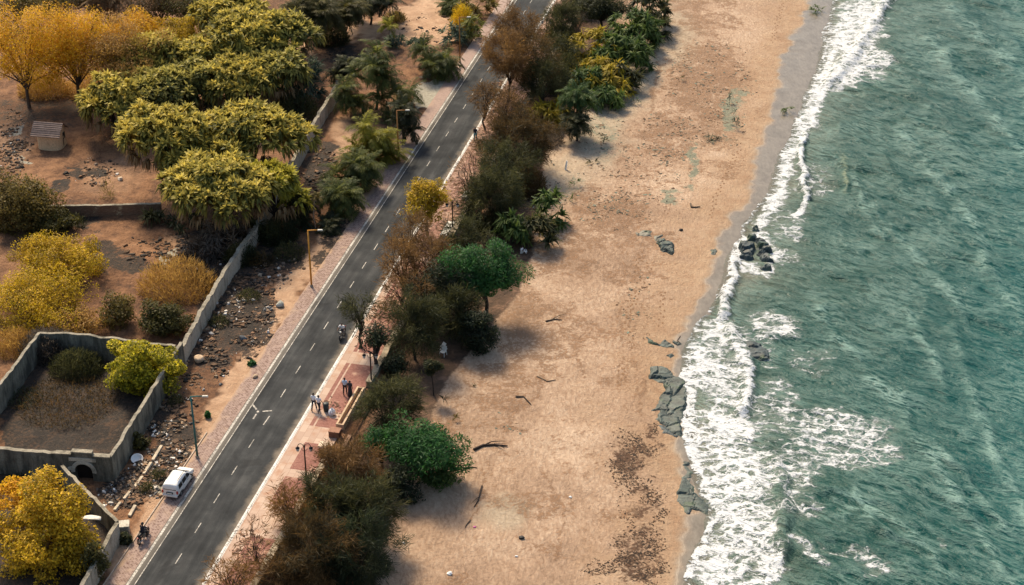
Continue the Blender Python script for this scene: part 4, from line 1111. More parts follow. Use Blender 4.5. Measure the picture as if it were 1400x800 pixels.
panda(702, 322, 42, 40, 0.0, 'low green screw pine beside the seated person', 'panda')
plant('scrub', 'dark2', 680, 305, 60, 30, 0, 'undergrowth_shrub', 'dark undergrowth behind the bright green middle tree', 'shrub', None, n=4200, trunk=False, crown='twigs')
plant('scrub', 'mixed', 716, 250, 66, 50, 0, 'undergrowth_shrub', 'brown undergrowth between the casuarinas and the pale sand', 'shrub', None, n=3600, trunk=False, crown='twigs')
GSW = 'small weeds on the sand'
for (u, v, w, h, pal, lab) in [(607, 549, 18, 18, 'dark2', 'dark tuft beside the slim sapling'), (626, 571, 14, 14, 'olive2', 'yellowish tuft right of the slim sapling'),
    (645, 527, 10, 8, 'dark2', 'tiny tuft above the yellowish one'), (823, 190, 18, 16, 'dark2', 'dark weeds below the screw pines'),
    (812, 222, 16, 10, 'dark2', 'dark weed near the white post'), (786, 252, 18, 16, 'panda', 'green weed cluster on the pale sand'), (783, 274, 14, 10, 'panda', 'green weed left of the pale sand'),
    (870, 140, 14, 10, 'teal', 'grey green weed in the middle of the beach top'), (934, 108, 8, 8, 'olive', 'small weed near the wrack'), (1118, 14, 26, 8, 'panda', 'green seaweed lump on the wet sand at the top'),
    (1078, 152, 24, 8, 'panda', 'green seaweed at the edge of the swash'), (1008, 165, 22, 30, 'teal', 'grey green weeds on the stony ridge'), (998, 135, 14, 20, 'teal', 'grey green weeds above the stony ridge'), (975, 190, 22, 8, 'teal', 'low weeds left of the stony ridge')]:
    plant('rosette', pal, u, v, w, h, 0, 'beach_weed', lab, 'weed', GSW, trunk=False, crown='leaves', L=.8, W=.09, nl=12)
# dry brush covering the ground of the yards
GBR = 'low dry brush on the ground of the yards'
plant('scrub', 'mixed', 92, 548, 150, 92, 0, 'dry_shrub', 'sprawling dry brush over the middle of the walled yard', 'shrub', GBR, n=3200, trunk=False, crown='twigs', leaf=.34, depth=1.0, flat=True)
for (u, v, w, h, pal, lab) in [(30, 545, 60, 44, 'dark', 'dark brush along the left wall of the yard'),
                               (30, 640, 70, 24, 'dark', 'dark brush behind the front wall, lower yard'), (105, 690, 50, 40, 'dark', 'dark brush in the angle of the lower yard'), ]:
    plant('scrub', pal, u, v, w, h, 0, 'dry_shrub', lab, 'shrub', GBR, n=2400, trunk=False, crown='twigs', leaf=.30, depth=1.0, flat=True)

GU = 'dark undergrowth around the palm grove'
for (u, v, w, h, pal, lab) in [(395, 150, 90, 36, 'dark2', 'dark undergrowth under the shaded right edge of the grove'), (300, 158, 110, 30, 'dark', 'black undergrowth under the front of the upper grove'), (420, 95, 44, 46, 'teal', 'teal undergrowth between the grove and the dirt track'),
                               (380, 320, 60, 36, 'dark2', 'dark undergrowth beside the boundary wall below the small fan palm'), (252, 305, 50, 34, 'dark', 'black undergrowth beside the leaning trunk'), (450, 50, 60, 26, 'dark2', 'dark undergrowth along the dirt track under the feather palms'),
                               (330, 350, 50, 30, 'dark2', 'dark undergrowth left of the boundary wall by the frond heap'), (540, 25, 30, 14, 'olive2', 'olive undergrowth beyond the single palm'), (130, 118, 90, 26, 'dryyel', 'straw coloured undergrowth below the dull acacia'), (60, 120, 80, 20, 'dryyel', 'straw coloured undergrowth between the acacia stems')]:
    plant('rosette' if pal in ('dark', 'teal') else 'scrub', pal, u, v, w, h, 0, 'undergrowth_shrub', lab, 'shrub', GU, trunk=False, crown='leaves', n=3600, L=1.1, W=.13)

casu(742, 112, 60, 60, 0.8, 'dark green casuarina between the low wall and the yellow screw pine', 'dark2', n=6000)
casu(770, 30, 56, 50, 1.0, 'dark green casuarina over the far end of the low wall', 'dark2', n=6000)
casu(760, 76, 50, 50, 0.6, 'dark green casuarina beside the yellow leaved screw pine', 'dark2', n=5000)
casu(704, 150, 50, 50, 1.4, 'olive casuarina over the low wall behind the walker', 'mixed', n=3600)
casu(640, 330, 60, 50, 0.8, 'dark casuarina behind the bright green middle tree', 'dark2', n=6000)
casu(622, 424, 62, 62, 0.8, 'dark green casuarina between the brown row and the nearly black tree', 'dark2', n=9000)
panda(890, 40, 40, 34, 0.0, 'dark green screw pine below the loose dark one at the sand edge', 'dark2')
panda(866, 80, 44, 40, 0.0, 'green screw pine on the seaward side of the clump', 'panda')
panda(826, 92, 44, 36, 0.0, 'green screw pine between the two yellow ones', 'panda')
panda(800, 118, 44, 40, 0.0, 'green screw pine above the bushy green palm', 'panda')
# ------------------------------------------------------------------ walls, hut, lamps, planters
def plaster(name, col, dirt=(0.05, 0.045, 0.035), amount=0.5):
    g = NG(name); p = g.pos()
    a = g.noise(g.mapv(p, (1, 1, 0.22)), 1.5, 6, 0.72); b = g.noise(p, 7, 4, 0.6); c = g.noise(p, 0.5, 2)
    f = g.math('ADD', g.math('MULTIPLY', a, 0.7), g.math('MULTIPLY', c, 0.3))
    base = g.ramp(b, [(0.3, tuple(x * 0.75 for x in col)), (0.7, tuple(min(1, x * 1.2) for x in col))])
    k = g.step(f, 0.62 - amount * 0.32, 0.72 - amount * 0.1)
    g.pbr(g.mix(g.math('MULTIPLY', k, 0.85), base, dirt), 0.92, 0, g.bump(g.math('ADD', a, g.math('MULTIPLY', b, 0.4)), 0.6, 0.06), 0.2)
    return g.m
M_PLAST = plaster('weathered_plaster', (0.46, 0.40, 0.31), (0.10, 0.085, 0.062), 0.45)
M_YARD = plaster('mouldy_plaster', (0.235, 0.22, 0.172), (0.030, 0.031, 0.026), 0.85)
M_COPE = plaster("coping_cement", (0.30, 0.27, 0.21), (0.07, 0.065, 0.05), 0.6)
M_ARCH = plaster('arch_stucco', (0.50, 0.46, 0.37), (0.13, 0.12, 0.09), 0.4)
M_LOW = plaster('low_wall_cement', (0.34, 0.28, 0.20), (0.09, 0.075, 0.055), 0.6)
M_MOSS = plaster('mossy_retaining_wall', (0.15, 0.155, 0.115), (0.035, 0.045, 0.032), 0.65)

def wall_run(pts, z0, h, thick, parent, seed=0, step=0.5, cope=0.12, mat=None, cmat=None, ragged=0.11, lift=0.0):
    """wall along world points (x,y): body and coping, each one mesh; small wobble in line and height"""
    r = np.random.default_rng(seed)
    P2 = [np.array(p[:2], float) for p in pts]
    L = []
    for a, b in zip(P2[:-1], P2[1:]):
        k = max(1, int(np.linalg.norm(b - a) / step))
        for i in range(k): L.append(a + (b - a) * i / k)
    L.append(P2[-1]); L = np.array(L)
    tang = np.gradient(L, axis=0); tang /= np.linalg.norm(tang, axis=1, keepdims=True)
    nor = np.stack([-tang[:, 1], tang[:, 0]], 1)
    hv = h + ragged * (fbm(np.arange(len(L)) * 0.35 + seed * 7, np.zeros(len(L)), 5, 3) - 0.5) * 2 + ragged * 0.3 * r.normal(size=len(L))
    off = 0.03 * r.normal(size=len(L))
    def prism(w, za, zb):
        mb = MB(); vs = []
        for i in range(len(L)):
            for sx, zz in ((-1, za), (1, za), (1, zb), (-1, zb)):
                q = L[i] + nor[i] * (sx * w / 2 + off[i])
                vs.append((q[0], q[1], zz[i] if hasattr(zz, '__len__') else zz))
        fs = []
        for i in range(len(L) - 1):
            a, b = i * 4, (i + 1) * 4
            for k in range(4): fs.append((a + k, a + (k + 1) % 4, b + (k + 1) % 4, b + k))
        fs.append((0, 1, 2, 3)); e = (len(L) - 1) * 4; fs.append((e + 3, e + 2, e + 1, e))
        mb.add(vs, fs); return mb
    prism(thick, z0, hv).build('masonry', mat, parent)
    if cope: prism(thick + 0.05, hv + 0.002, hv + cope * .6).build('coping', cmat or M_COPE, parent)

def make_walls():
    # long boundary wall left of the road
    t = empty('boundary_wall', G(307, 382), 'long pale plastered boundary wall running past the palm grove to the walled yard', 'wall')
    t.location = (0, 0, 0)
    pts = [P(u, v, 0.9) for u, v in [(462, 122), (455, 135), (420, 195), (388, 252), (352, 318), (307, 382), (275, 440), (250, 486)]]
    wall_run(pts, -0.5, 1.85, 0.34, t, 3, mat=M_PLAST, ragged=.16)
    # walled yard
    t = empty('yard_wall', (0, 0, 0), 'mouldy grey wall enclosing the dark yard around the lemon yellow tree', 'wall')
    hh = 2.5
    A = P(248, 468, hh); B = P(151, 625, hh); Cc = P(-60, 611, hh); Dd = P(54, 455, hh); E = P(-40, 578, hh)
    wall_run([Dd, P(115, 458, hh), P(176, 466, hh), P(240, 474, hh)], -0.5, hh, 0.24, t, 5, mat=M_YARD)
    wall_run([Dd, P(22, 497, hh), P(0, 525, hh), E], -0.5, hh, 0.24, t, 6, mat=M_YARD)
    wall_run([A, P(197, 549, hh), B], -0.5, hh, 0.26, t, 7, mat=M_YARD)
    # gate front with the arch, its outline drawn in (distance along, height)
    L0 = P(76, 620, hh); d = (B - L0); d.z = 0; ln = d.length; d.normalize(); q = Vector((-d.y, d.x, 0))
    wall_run([Cc, P(20, 615, hh), L0 - d * 0.02], -0.5, hh, 0.34, t, 8, mat=M_YARD)
    ac, aw, spring = ln * 0.49, 0.72, 1.0
    arch = [(ac + aw * math.cos(a), spring + aw * 1.0 * math.sin(a)) for a in np.linspace(math.pi, 0, 13)]
    out = [(0, -0.5), (ac - aw, -0.5)] + arch + [(ac + aw, -0.5), (ln, -0.5), (ln, hh), (ln * .68, hh), (ln * .68, hh + .32), (ln * .30, hh + .32), (ln * .30, hh + .06), (0, hh + .06)]
    def slab(poly2, y0, y1, name, mat, par):
        mb = MB(); k = len(poly2)
        vs = [L0 + d * x + q * y0 for x, z in poly2] + [L0 + d * x + q * y1 for x, z in poly2]
        for i, v in enumerate(vs): v.z = poly2[i % k][1]
        mb.add(vs, [tuple(range(k)), tuple(range(2 * k - 1, k - 1, -1))] + [(i, i + k, (i + 1) % k + k, (i + 1) % k) for i in range(k)])
        return mb.build(name, mat, par)
    g = slab(out, -0.17, 0.2, 'gate_front', M_YARD, t)
    slab([(ac - aw - .1, -.4), (ac + aw + .1, -.4), (ac + aw + .1, spring + aw * .9), (ac - aw - .1, spring + aw * .9)], .205, .26, 'arch_dark_panel', simple('arch_interior_shade', (0.018, 0.013, 0.010), .9), g)  # dark panel painting the unlit interior seen through the arch
    band = [(ac + (aw + .36) * math.cos(a), spring + (aw + .36) * math.sin(a)) for a in np.linspace(math.pi + .12, -.12, 15)] + [(ac + (aw + .04) * math.cos(a), spring + (aw + .04) * math.sin(a)) for a in np.linspace(-.1, math.pi + .1, 15)]
    slab(band, -0.27, -0.173, 'arch_moulding', M_ARCH, g)
    slab([(ac - 1.15, 2.02), (ac + 1.15, 2.02), (ac + 1.15, 2.34), (ac - 1.15, 2.34)], -0.25, -0.173, 'name_panel', M_ARCH, g)
    slab([(ac - 1.35, 1.05), (ac - .95, 1.05), (ac - .95, 1.45), (ac - 1.35, 1.3)], -0.24, -0.173, 'impost', M_ARCH, g)
    for x0, x1, z in ((0, ln * .30 - .02, hh + .062), (ln * .30, ln * .68, hh + .322), (ln * .68 + .02, ln, hh + .002)):
        slab([(x0, z), (x1, z), (x1, z + .12), (x0, z + .12)], -0.23, 0.26, 'coping', M_COPE, g)
    # the second, lower yard
    t = empty('roadside_wall', (0, 0, 0), 'angled grey wall from the arched gate down to the roadside corner by the parked motorbike', 'wall')
    h2 = 1.9
    K = P(160, 713, h2)
    wall_run([P(84, 637, h2), P(117, 670, h2), K], -0.5, h2, 0.24, t, 9, mat=M_YARD)
    wall_run([K + Vector((0.02, -0.2, 0)), P(136, 757, h2), P(112, 800, h2), P(85, 850, h2)], -0.5, h2 - .01, 0.28, t, 10, mat=M_PLAST)
    # brick wall below the hut
    g = NG('worn_brick'); p = g.pos()
    cb = g.n('ShaderNodeCombineXYZ'); sx = g.n('ShaderNodeSeparateXYZ', {0: p}); g.set(cb.inputs[0], sx.outputs[0]); g.set(cb.inputs[1], sx.outputs[2])
    br = g.n('ShaderNodeTexBrick', {'Vector': cb.outputs[0], 'Scale': 2.2, 'Mortar Size': 0.03, 'Color1': (0.16, 0.085, 0.05, 1), 'Color2': (0.24, 0.15, 0.09, 1), 'Mortar': (0.11, 0.08, 0.055, 1)})
    nz = g.noise(p, 0.9, 5, 0.65)
    g.pbr(g.mix(g.step(nz, 0.55, 0.68), br.outputs[0], (0.42, 0.36, 0.22)), 0.92, 0, g.bump(br.outputs[1], -0.5, 0.03))
    t = empty('brick_wall', (0, 0, 0), 'low worn brick wall with a pale top in front of the bare sapling', 'wall')
    wall_run([P(56, 282, 1.2), P(110, 281, 1.2), P(170, 280, 1.2), P(220, 278, 1.2)], -0.5, 1.2, 0.3, t, 12, cope=.09, mat=g.m, cmat=M_COPE, ragged=.05)
    # low wall between footpath and beach
    def tt(u, v, z=.8): p = P(u, v, z); return NT(p.x, p.y)[1]
    for (a, b, lab) in [(70, tt(442, 612), 'low cement wall along the footpath behind the nearest twin lamp'),
                        (tt(500, 520), tt(608, 356), 'low cement wall along the footpath under the dark gnarled tree'),
                        (tt(620, 334), tt(652, 262), 'low cement wall along the footpath next to the white planters'),
                        (tt(660, 252), tt(705, 178), 'low cement wall half hidden by dark casuarinas'),
                        (tt(713, 166), tt(800, 20), 'low cement wall along the far end of the footpath')]:
        t = empty('low_wall', (0, 0, 0), lab, 'wall', 'low walls along the footpath')
        n = N_W - 0.22
        wall_run([W(n, a), W(n, b)], -1.6, 0.62, 0.40, t, int(a * 10) % 97, step=1.0, cope=0, mat=M_MOSS, ragged=.03)
        wall_run([W(n, a), W(n, b)], 0.623, 0.72, 0.56, t, int(a * 10) % 97, step=0.9, cope=0, mat=M_LOW, ragged=.03)
        for o in t.children:
            if o.name.startswith('masonry') and abs(max(v.co.z for v in o.data.vertices)) > 0.66: o.name = 'coping'
    p = P(442.5, 612, .8)
    pe = empty('wall_pillar', (p.x, p.y, 0), 'square pillar with a pale cap at the end of the low wall beside the twin lamp', 'pillar')
    MB().box((0, 0, 0.2), (0.66, 0.66, 1.6), Matrix.Rotation(ROAD_YAW, 4, 'Z')).build('shaft', simple('pillar_brick', (0.23, 0.12, 0.08), .9), pe, bevel=.02)
    MB().box((0, 0, 1.08), (0.8, 0.8, 0.15), Matrix.Rotation(ROAD_YAW, 4, 'Z')).build('cap', simple('pillar_cap', (0.60, 0.48, 0.36), .85), pe, bevel=.02)
    p = P(458, 592, .4)
    Mr = Matrix.Rotation(ROAD_YAW, 4, 'Z')
    pe = empty('wall_pillar', (p.x, p.y, 0), 'squat brown block at the near end of the twin beams', 'pillar')
    MB().box((0, 0, 0.2), (0.95, 0.75, 1.0), Mr).build('shaft', simple('block_brown', (0.17, 0.085, 0.055), .9, bump=.4), pe, bevel=.03)
    MB().box((0, 0, 0.72), (1.0, 0.8, 0.05), Mr).build('cap', simple('block_cap', (0.28, 0.15, 0.10), .9), pe)
    # twin beams: a long planting trough
    a = P(493, 530, .5); b = P(465, 582, .5); c = (a + b) / 2; ln = (a - b).length; n0, _ = NT(c.x, c.y)
    tr = empty('planting_trough', (c.x, c.y, 0.12), 'long open trough of two parallel pale beams with a dark gap, beside the couple', 'trough')
    for sx in (-1, 1): MB().box((0, 0, 0.05), (0.17, ln, 0.9), Mr).build('beam', simple('trough_concrete', (0.52, 0.38, 0.25), .9, var=.35, scale=1.2), tr, bevel=.015).location = Mr @ Vector((sx * 0.27, 0, 0))
    for sy in (-1, 1): MB().box((0, 0, 0.05), (0.37, 0.16, 0.86), Mr).build('end_block', simple('trough_end', (0.44, 0.31, 0.21), .9), tr, bevel=.01).location = Mr @ Vector((0, sy * (ln / 2 - .1), 0))
    MB().box((0, 0, -0.22), (0.36, ln - .4, 0.3), Mr).build('soil', simple('trough_soil', (0.03, 0.024, 0.018), .95), tr)
    # steps down to the beach
    p = P(474, 604, 0)
    st = empty('beach_steps', (p.x, p.y, 0), 'brown steps going down to the beach beside the squat brown block', 'steps')
    for i in range(5):
        MB().box((0, 0, 0), (0.34, 1.9, 0.9), Mr).build('step', simple('step_stone', (0.20, 0.12, 0.08), .9), st, bevel=.015).location = Mr @ Vector((i * 0.345, 0, -0.36 - i * 0.2))

def make_hut():
    a = G(50, 204); b = G(78, 202); d = (b - a); d.z = 0; yaw = -0.17
    wd, dp, hw, hr = 3.0, 2.4, 2.0, 2.95
    t = empty('hut', (a.x, a.y, a.z - 0.02), 'small mud walled hut with a grey tiled roof on bare ground', 'hut', rz=yaw)
    mud = plaster('mud_wall', (0.60, 0.42, 0.25), (0.34, 0.22, 0.125), 0.3)
    mb = MB(); vs = []; nn = 36; lev = [-.3, .5, 1.2, 1.0]
    for i in range(5):
        for k in range(nn):
            q = 2 * math.pi * k / nn; c_, s_ = math.cos(q), math.sin(q)
            x = wd / 2 + wd / 2 * math.copysign(abs(c_) ** .55, c_); y = dp / 2 + dp / 2 * math.copysign(abs(s_) ** .55, s_)
            f_ = 1 + (.03 if i == 0 else 0) + .012 * math.sin(5 * q + i)
            top = hw + (hr - hw) * (1 - abs(y - dp / 2) / (dp / 2)) - .02
            vs.append((wd / 2 + (x - wd / 2) * f_, dp / 2 + (y - dp / 2) * f_, -.3 + (top + .3) * i / 4))
    mb.add(vs, [(i * nn + k, i * nn + (k + 1) % nn, (i + 1) * nn + (k + 1) % nn, (i + 1) * nn + k) for i in range(4) for k in range(nn)]).build('wall', mud, t, True)
    g = NG('grey_roof_tile'); p = g.obj()
    w = g.n('ShaderNodeTexWave', {'Vector': g.mapv(p, (0, 1, 0)), 'Scale': 1.55, 'Distortion': 1.2, 'Detail': 2.0}, bands_direction='Y')
    nz = g.noise(p, 2.5, 5, .65)
    g.pbr(g.mix(g.math('MULTIPLY', w.outputs[1], 0.6), g.ramp(nz, [(0.3, (0.15, 0.105, 0.085)), (0.7, (0.30, 0.225, 0.19))]), (0.085, 0.06, 0.05)), 0.9, 0, g.bump(w.outputs[1], 0.6, 0.06))
    mb = MB()
    e = 0.32; sl = (hr - hw) / (dp / 2)
    n = 9
    for side in (0, 1):                                              # stepped courses of tiles
        for i in range(n):
            y0 = -e + (dp / 2 + e) * i / n; y1 = -e + (dp / 2 + e) * (i + 1.25) / n
            y1 = min(y1, dp / 2)
            z0 = hw + sl * y0 + .05 + .03; z1 = hw + sl * y1 + .05
            if side: y0, y1 = dp - y0, dp - y1
            x0, x1 = -e - .1 + random.uniform(-.04, .04), wd + .12 + random.uniform(-.04, .04)
            mb.add([(x0, y0, z0), (x1, y0, z0), (x1, y1, z1), (x0, y1, z1), (x0, y0, z0 - .07), (x1, y0, z0 - .07), (x1, y1, z1 - .07), (x0, y1, z1 - .07)],
                   [(0, 1, 2, 3), (7, 6, 5, 4), (0, 4, 5, 1), (1, 5, 6, 2), (2, 6, 7, 3), (3, 7, 4, 0)])
    mb.build('roof', g.m, t)
    dk = simple('hut_opening', (0.02, 0.016, 0.012), .95)
    MB().box((wd - .012, dp * .52, 1.45), (0.05, .62, .8)).build('vent', dk, t)
    MB().box((wd - .012, dp * .45, .55), (0.04, .5, 1.2)).build('door', simple('hut_door', (0.16, 0.095, 0.05), .9), t)

M_GLASSY = simple('lamp_glass', (0.55, 0.55, 0.50), 0.25, var=.1)
def street_lamp(u, v, h, col, label, name):
    b = G(u, v)
    t = empty('street_lamp', (b.x, b.y, max(b.z, 0.0)), label, 'street lamp', 'tall single arm street lamps', rz=0)
    m = D.materials.get(name) or simple(name, col, .55, 0, .2)
    MB().cyl((0, 0, -.1), .17, .35, 10, .15).build('base', simple('lamp_plinth', (0.3, 0.27, 0.22), .9), t)
    MB().tube([(0, 0, 0), (0, 0, h * .5), (0, 0, h)], [.10, .085, .07], 10).build('pole', m, t, True)
    MB().tube([(-.05, 0, h - .03), (.5, 0, h + .01), (.95, 0, h + .03)], [.06, .055, .05], 8).build('arm', m, t, True)
    hd = MB().box((1.2, 0, h + .03), (.55, .22, .11), taper=.8).build('lamp_head', simple('luminaire', (0.45, 0.43, 0.38), .5), t, bevel=.02)
    MB().box((1.22, 0, h - .035), (.4, .16, .02)).build('lens', M_GLASSY, hd)

def twin_lamp(u, v, h, label):
    b = P(u, v, .125)
    t = empty('twin_lamp', b, label, 'lamp post', 'dark twin headed lamps on the footpath')
    m = D.materials.get('lamp_iron') or simple('lamp_iron', (0.022, 0.020, 0.020), .5, .4)
    MB().lathe((0, 0, 0), [(.20, 0), (.20, .12), (.13, .18), (.11, .5), (.075, .56), (.065, 1.2), (.055, h - .25), (.075, h - .22), (.05, h - .1), (.03, h), (.015, h + .15)], 12).build('post', m, t, True)
    g = M_GLASSY
    for s in (-1, 1):
        a = [(s * (.04 + .26 * (1 - math.cos(q))), 0, h - .3 + .42 * math.sin(q) * (1 if q < 1.57 else 1)) for q in np.linspace(0, math.pi * .93, 11)]
        MB().tube(a, .028, 7).build('arm', m, t, True)
        x, z = a[-1][0], a[-1][2]
        MB().tube([(s * .05, 0, h - .62), (s * .2, 0, h - .5), (s * .28, 0, h - .3)], .02, 6).build('scroll', m, t, True)
        l = MB().lathe((x, 0, z - .46), [(.05, 0), (.11, .05), (.16, .30), (.12, .34)], 10).build('lantern', g, t, True)
        MB().lathe((x, 0, z - .115), [(.19, -.01), (.17, .03), (.06, .11), (.02, .16)], 10).build('cap', m, l, True)

def make_furniture():
    O = (0.62, 0.27, 0.035)
    street_lamp(426, 392, 6.4, O, 'orange single arm street lamp, the nearest orange one, standing clear on bare earth', 'orange_paint')
    street_lamp(545, 219, 6.2, (0.36, 0.16, 0.045), 'rusty orange street lamp among the palm bushes beside the paved turnout', 'rusty_orange_paint')
    street_lamp(629, 86, 6.2, (0.36, 0.16, 0.045), 'rusty orange street lamp in the scrub near the top of the view', 'rusty_orange_paint')
    street_lamp(270, 626, 6.3, (0.035, 0.13, 0.115), 'teal green street lamp on the verge behind the white van', 'teal_paint')
    for (u, v, h, lab) in [(419, 655, 3.5, 'dark twin headed lamp post in front of the low wall, lowest in the view'), (508, 526, 3.5, 'dark twin headed lamp post on red pavers beyond the couple'),
                           (619, 316, 3.5, 'dark twin headed lamp post beside the white planters'), (663, 238, 3.4, 'dark twin headed lamp post among the bare brown casuarinas'), (682, 184, 3.4, 'dark twin headed lamp post under the thin open casuarina'), (747, 60, 3.4, 'dark twin headed lamp post at the far end of the footpath')]:
        twin_lamp(u, v, h, lab)
    Mr = Matrix.Rotation(ROAD_YAW, 4, 'Z')
    w = simple('planter_white', (0.66, 0.64, 0.58), .7, var=.2); so = simple('planter_soil', (0.05, 0.03, 0.02), .95)
    for (u, v, lab) in [(609, 322, 'white square planter, the front one by the twin lamp'), (615, 312, 'white square planter touching the foot of the twin lamp'), (638, 270, 'white square planter at the end of the low wall')]:
        b = P(u, v, .125)
        t = empty('planter', b, lab, 'planter', 'white planters on the footpath', rz=ROAD_YAW)
        mb = MB(); s = .38
        for k in range(4):
            a = k * math.pi / 2
            mb.box((math.cos(a) * s, math.sin(a) * s, .22), (.08 if k % 2 == 0 else .84, .84 if k % 2 == 0 else .68, .44))
        mb.build('rim', w, t)
        MB().box((0, 0, .16), (.66, .66, .3)).build('soil', so, t)
    # loose things on the left verge
    b = G(170, 728)
    t = empty('concrete_block', b, 'square pale concrete block on the verge beside the roadside wall corner', 'block', rz=.15)
    MB().box((0, 0, .35), (.85, .8, .9)).build('body', plaster('block_plaster', (0.42, 0.38, 0.31)), t, bevel=.03)
    MB().box((0, 0, .85), (.98, .92, .1)).build('lid', plaster('block_lid', (0.52, 0.48, 0.40)), t, bevel=.02)
    b = G(187.5, 629)
    mb = MB().lathe((0, 0, 0), [(.05, .0), (.42, .02), (.50, .22), (.53, .24), (.47, .23), (.38, .08), (.02, .07)], 20)
    o = mb.build('basin', simple('basin_white', (0.78, 0.77, 0.74), .5, var=.08), None, True); o.location = b; o.rotation_euler = (.35, .1, 0)
    tag(o, 'round white basin lying in the green weeds below the yard wall', 'basin')
    # pale curved sheet caught in the yard tree
    b = P(125, 709, 2.3)
    mb = MB(); vs = []; fs = []
    for i in range(9):
        for j in range(5):
            x = -0.75 + 1.5 * i / 8; y = -.32 + .64 * j / 4
            vs.append((x, y, 0.16 * math.cos(x * 1.6) + .08 * math.sin(y * 6 + x * 2) - .12 * abs(y)))
    k = len(vs); vs += [(x, y, z - .05) for x, y, z in vs]
    for i in range(8):
        for j in range(4):
            a = i * 5 + j; fs.append((a, a + 5, a + 6, a + 1)); fs.append((a + k, a + 1 + k, a + 6 + k, a + 5 + k))
    for i in range(8):
        for j in (0, 4):
            a = i * 5 + j; fs.append((a, a + 5, a + 5 + k, a + k))
    for j in range(4):
        for i in (0, 8):
            a = i * 5 + j; fs.append((a, a + 1, a + 1 + k, a + k))
    mb.add(vs, fs); o = mb.build('plastic_sheet', simple('dirty_white_plastic', (0.60, 0.57, 0.50), .6, var=.2), None, True)
    o.location = b; o.rotation_euler = (-.35, .1, .15)
    tag(o, 'crumpled white plastic sheet resting on the corner tree, next to the angled wall', 'sheet')
    MS = simple('pale_rubble', (0.46, 0.39, 0.29), .9, var=.35, bump=.3)
    segs = [((221, 611), (209, 631)), ((207, 634), (197, 650)), ((195, 653), (182, 671)), ((178, 674), (170, 684)), ((165, 689), (157, 699)), ((185, 693), (177, 707))]
    labs = ['broken pale kerb length on the verge, the farthest piece', 'broken pale kerb length behind the dark weeds', 'longest broken kerb length in the middle of the verge', 'short broken kerb length toward the roadside wall', 'broken kerb length nearest the angled wall', 'stray pale kerb length pointing at the motorbike']
    for (a, c), lab in zip(segs, labs):
        A, B_ = G(*a), G(*c); d = B_ - A
        o = MB().box((0, 0, 0), (d.length, .26, .26)).build('kerb_stone', MS, None, bevel=.03)
        o.location = (A + B_) / 2 + Vector((0, 0, .08)); o.rotation_euler = (random.uniform(-.2, .2), 0, math.atan2(d.y, d.x))
        tag(o, lab, 'kerb stone', 'broken kerb stones on the verge')
    def boulder(u, v, r, col, label, name='boulder', sq=.75, seed=1):
        b = G(u, v); bm = bmesh.new(); bmesh.ops.create_icosphere(bm, subdivisions=3, radius=1)
        rr = np.random.default_rng(seed); A = rnd_dir(rr, 9); hh = .62 + .3 * rr.random(9)
        for vv in bm.verts:
            n = np.array(vv.co); m = min([h / max(float(n @ a), 1e-3) for a, h in zip(A, hh) if n @ a > .3] + [1.0])
            vv.co = vv.co * m; vv.co.z *= sq
        me = D.meshes.new(name); bm.to_mesh(me); bm.free()
        o = link(name, me, simple(name + '_stone', col, .9, var=.3, scale=2, bump=.4)); o.scale = (r, r * .85, r); o.location = b + Vector((0, 0, r * .3)); o.rotation_euler = (0, 0, seed)
        return tag(o, label, 'boulder')
    boulder(272, 493, .55, (0.58, 0.43, 0.29), 'pale rounded boulder right of the walled yard', seed=3)
    boulder(383, 418, .52, (0.36, 0.36, 0.31), 'grey squared boulder left of the nearest orange lamp', seed=5)
    boulder(332, 464, .42, (0.10, 0.11, 0.12), 'dark blue grey stone on the verge', seed=6)
    boulder(349, 516, .0 + .28, (0.45, 0.33, 0.22), 'small tan stone on the sandy verge', seed=7)
    boulder(165, 246, .4, (0.62, 0.52, 0.40), 'pale stone on the bare ground beside the leaning trunk', seed=8)
    # white post on the sand, chair, bin, bag
    b = G(773, 232)
    t = MB().tube([(0, 0, -.1), (.08, .05, .55), (.16, .1, 1.05)], [.13, .12, .09], 8).build('white_post', simple('post_white', (0.78, 0.77, 0.74), .7, var=.1), None)
    t.location = b; tag(t, 'short leaning white post on the pale sand', 'post')
    b = P(446, 562, .125)
    t = empty('litter_bin', b, 'dark litter bin on the footpath behind the two walkers', 'bin')
    MB().lathe((0, 0, 0), [(.2, 0), (.24, .1), (.27, .75)], 12).build('body', simple('bin_dark', (0.03, 0.035, 0.035), .6), t, True)
    MB().lathe((0, 0, .75), [(.285, 0), (.285, .05), (.18, .12), (.02, .14)], 12).build('lid', simple('bin_lid', (0.05, 0.055, 0.055), .5), t, True)
    b = P(454, 567, .125)
    bm = bmesh.new(); bmesh.ops.create_icosphere(bm, subdivisions=3, radius=.3)
    for vv in bm.verts:
        n = vv.co.normalized(); vv.co += n * .09 * math.sin(9 * n.x + 4 * n.z) * math.cos(7 * n.y); vv.co.z = vv.co.z * 1.25 + .32
        if vv.co.z > .55: vv.co.x *= .55; vv.co.y *= .55
    me = D.meshes.new('white_sack'); bm.to_mesh(me); bm.free()
    o = link('white_sack', me, simple('sack_white', (0.72, 0.74, 0.76), .6, var=.12)); o.location = b
    tag(o, 'bluish white sack standing on the footpath next to the bin', 'sack')
    wp = simple('chair_plastic', (0.74, 0.74, 0.70), .45, var=.06)
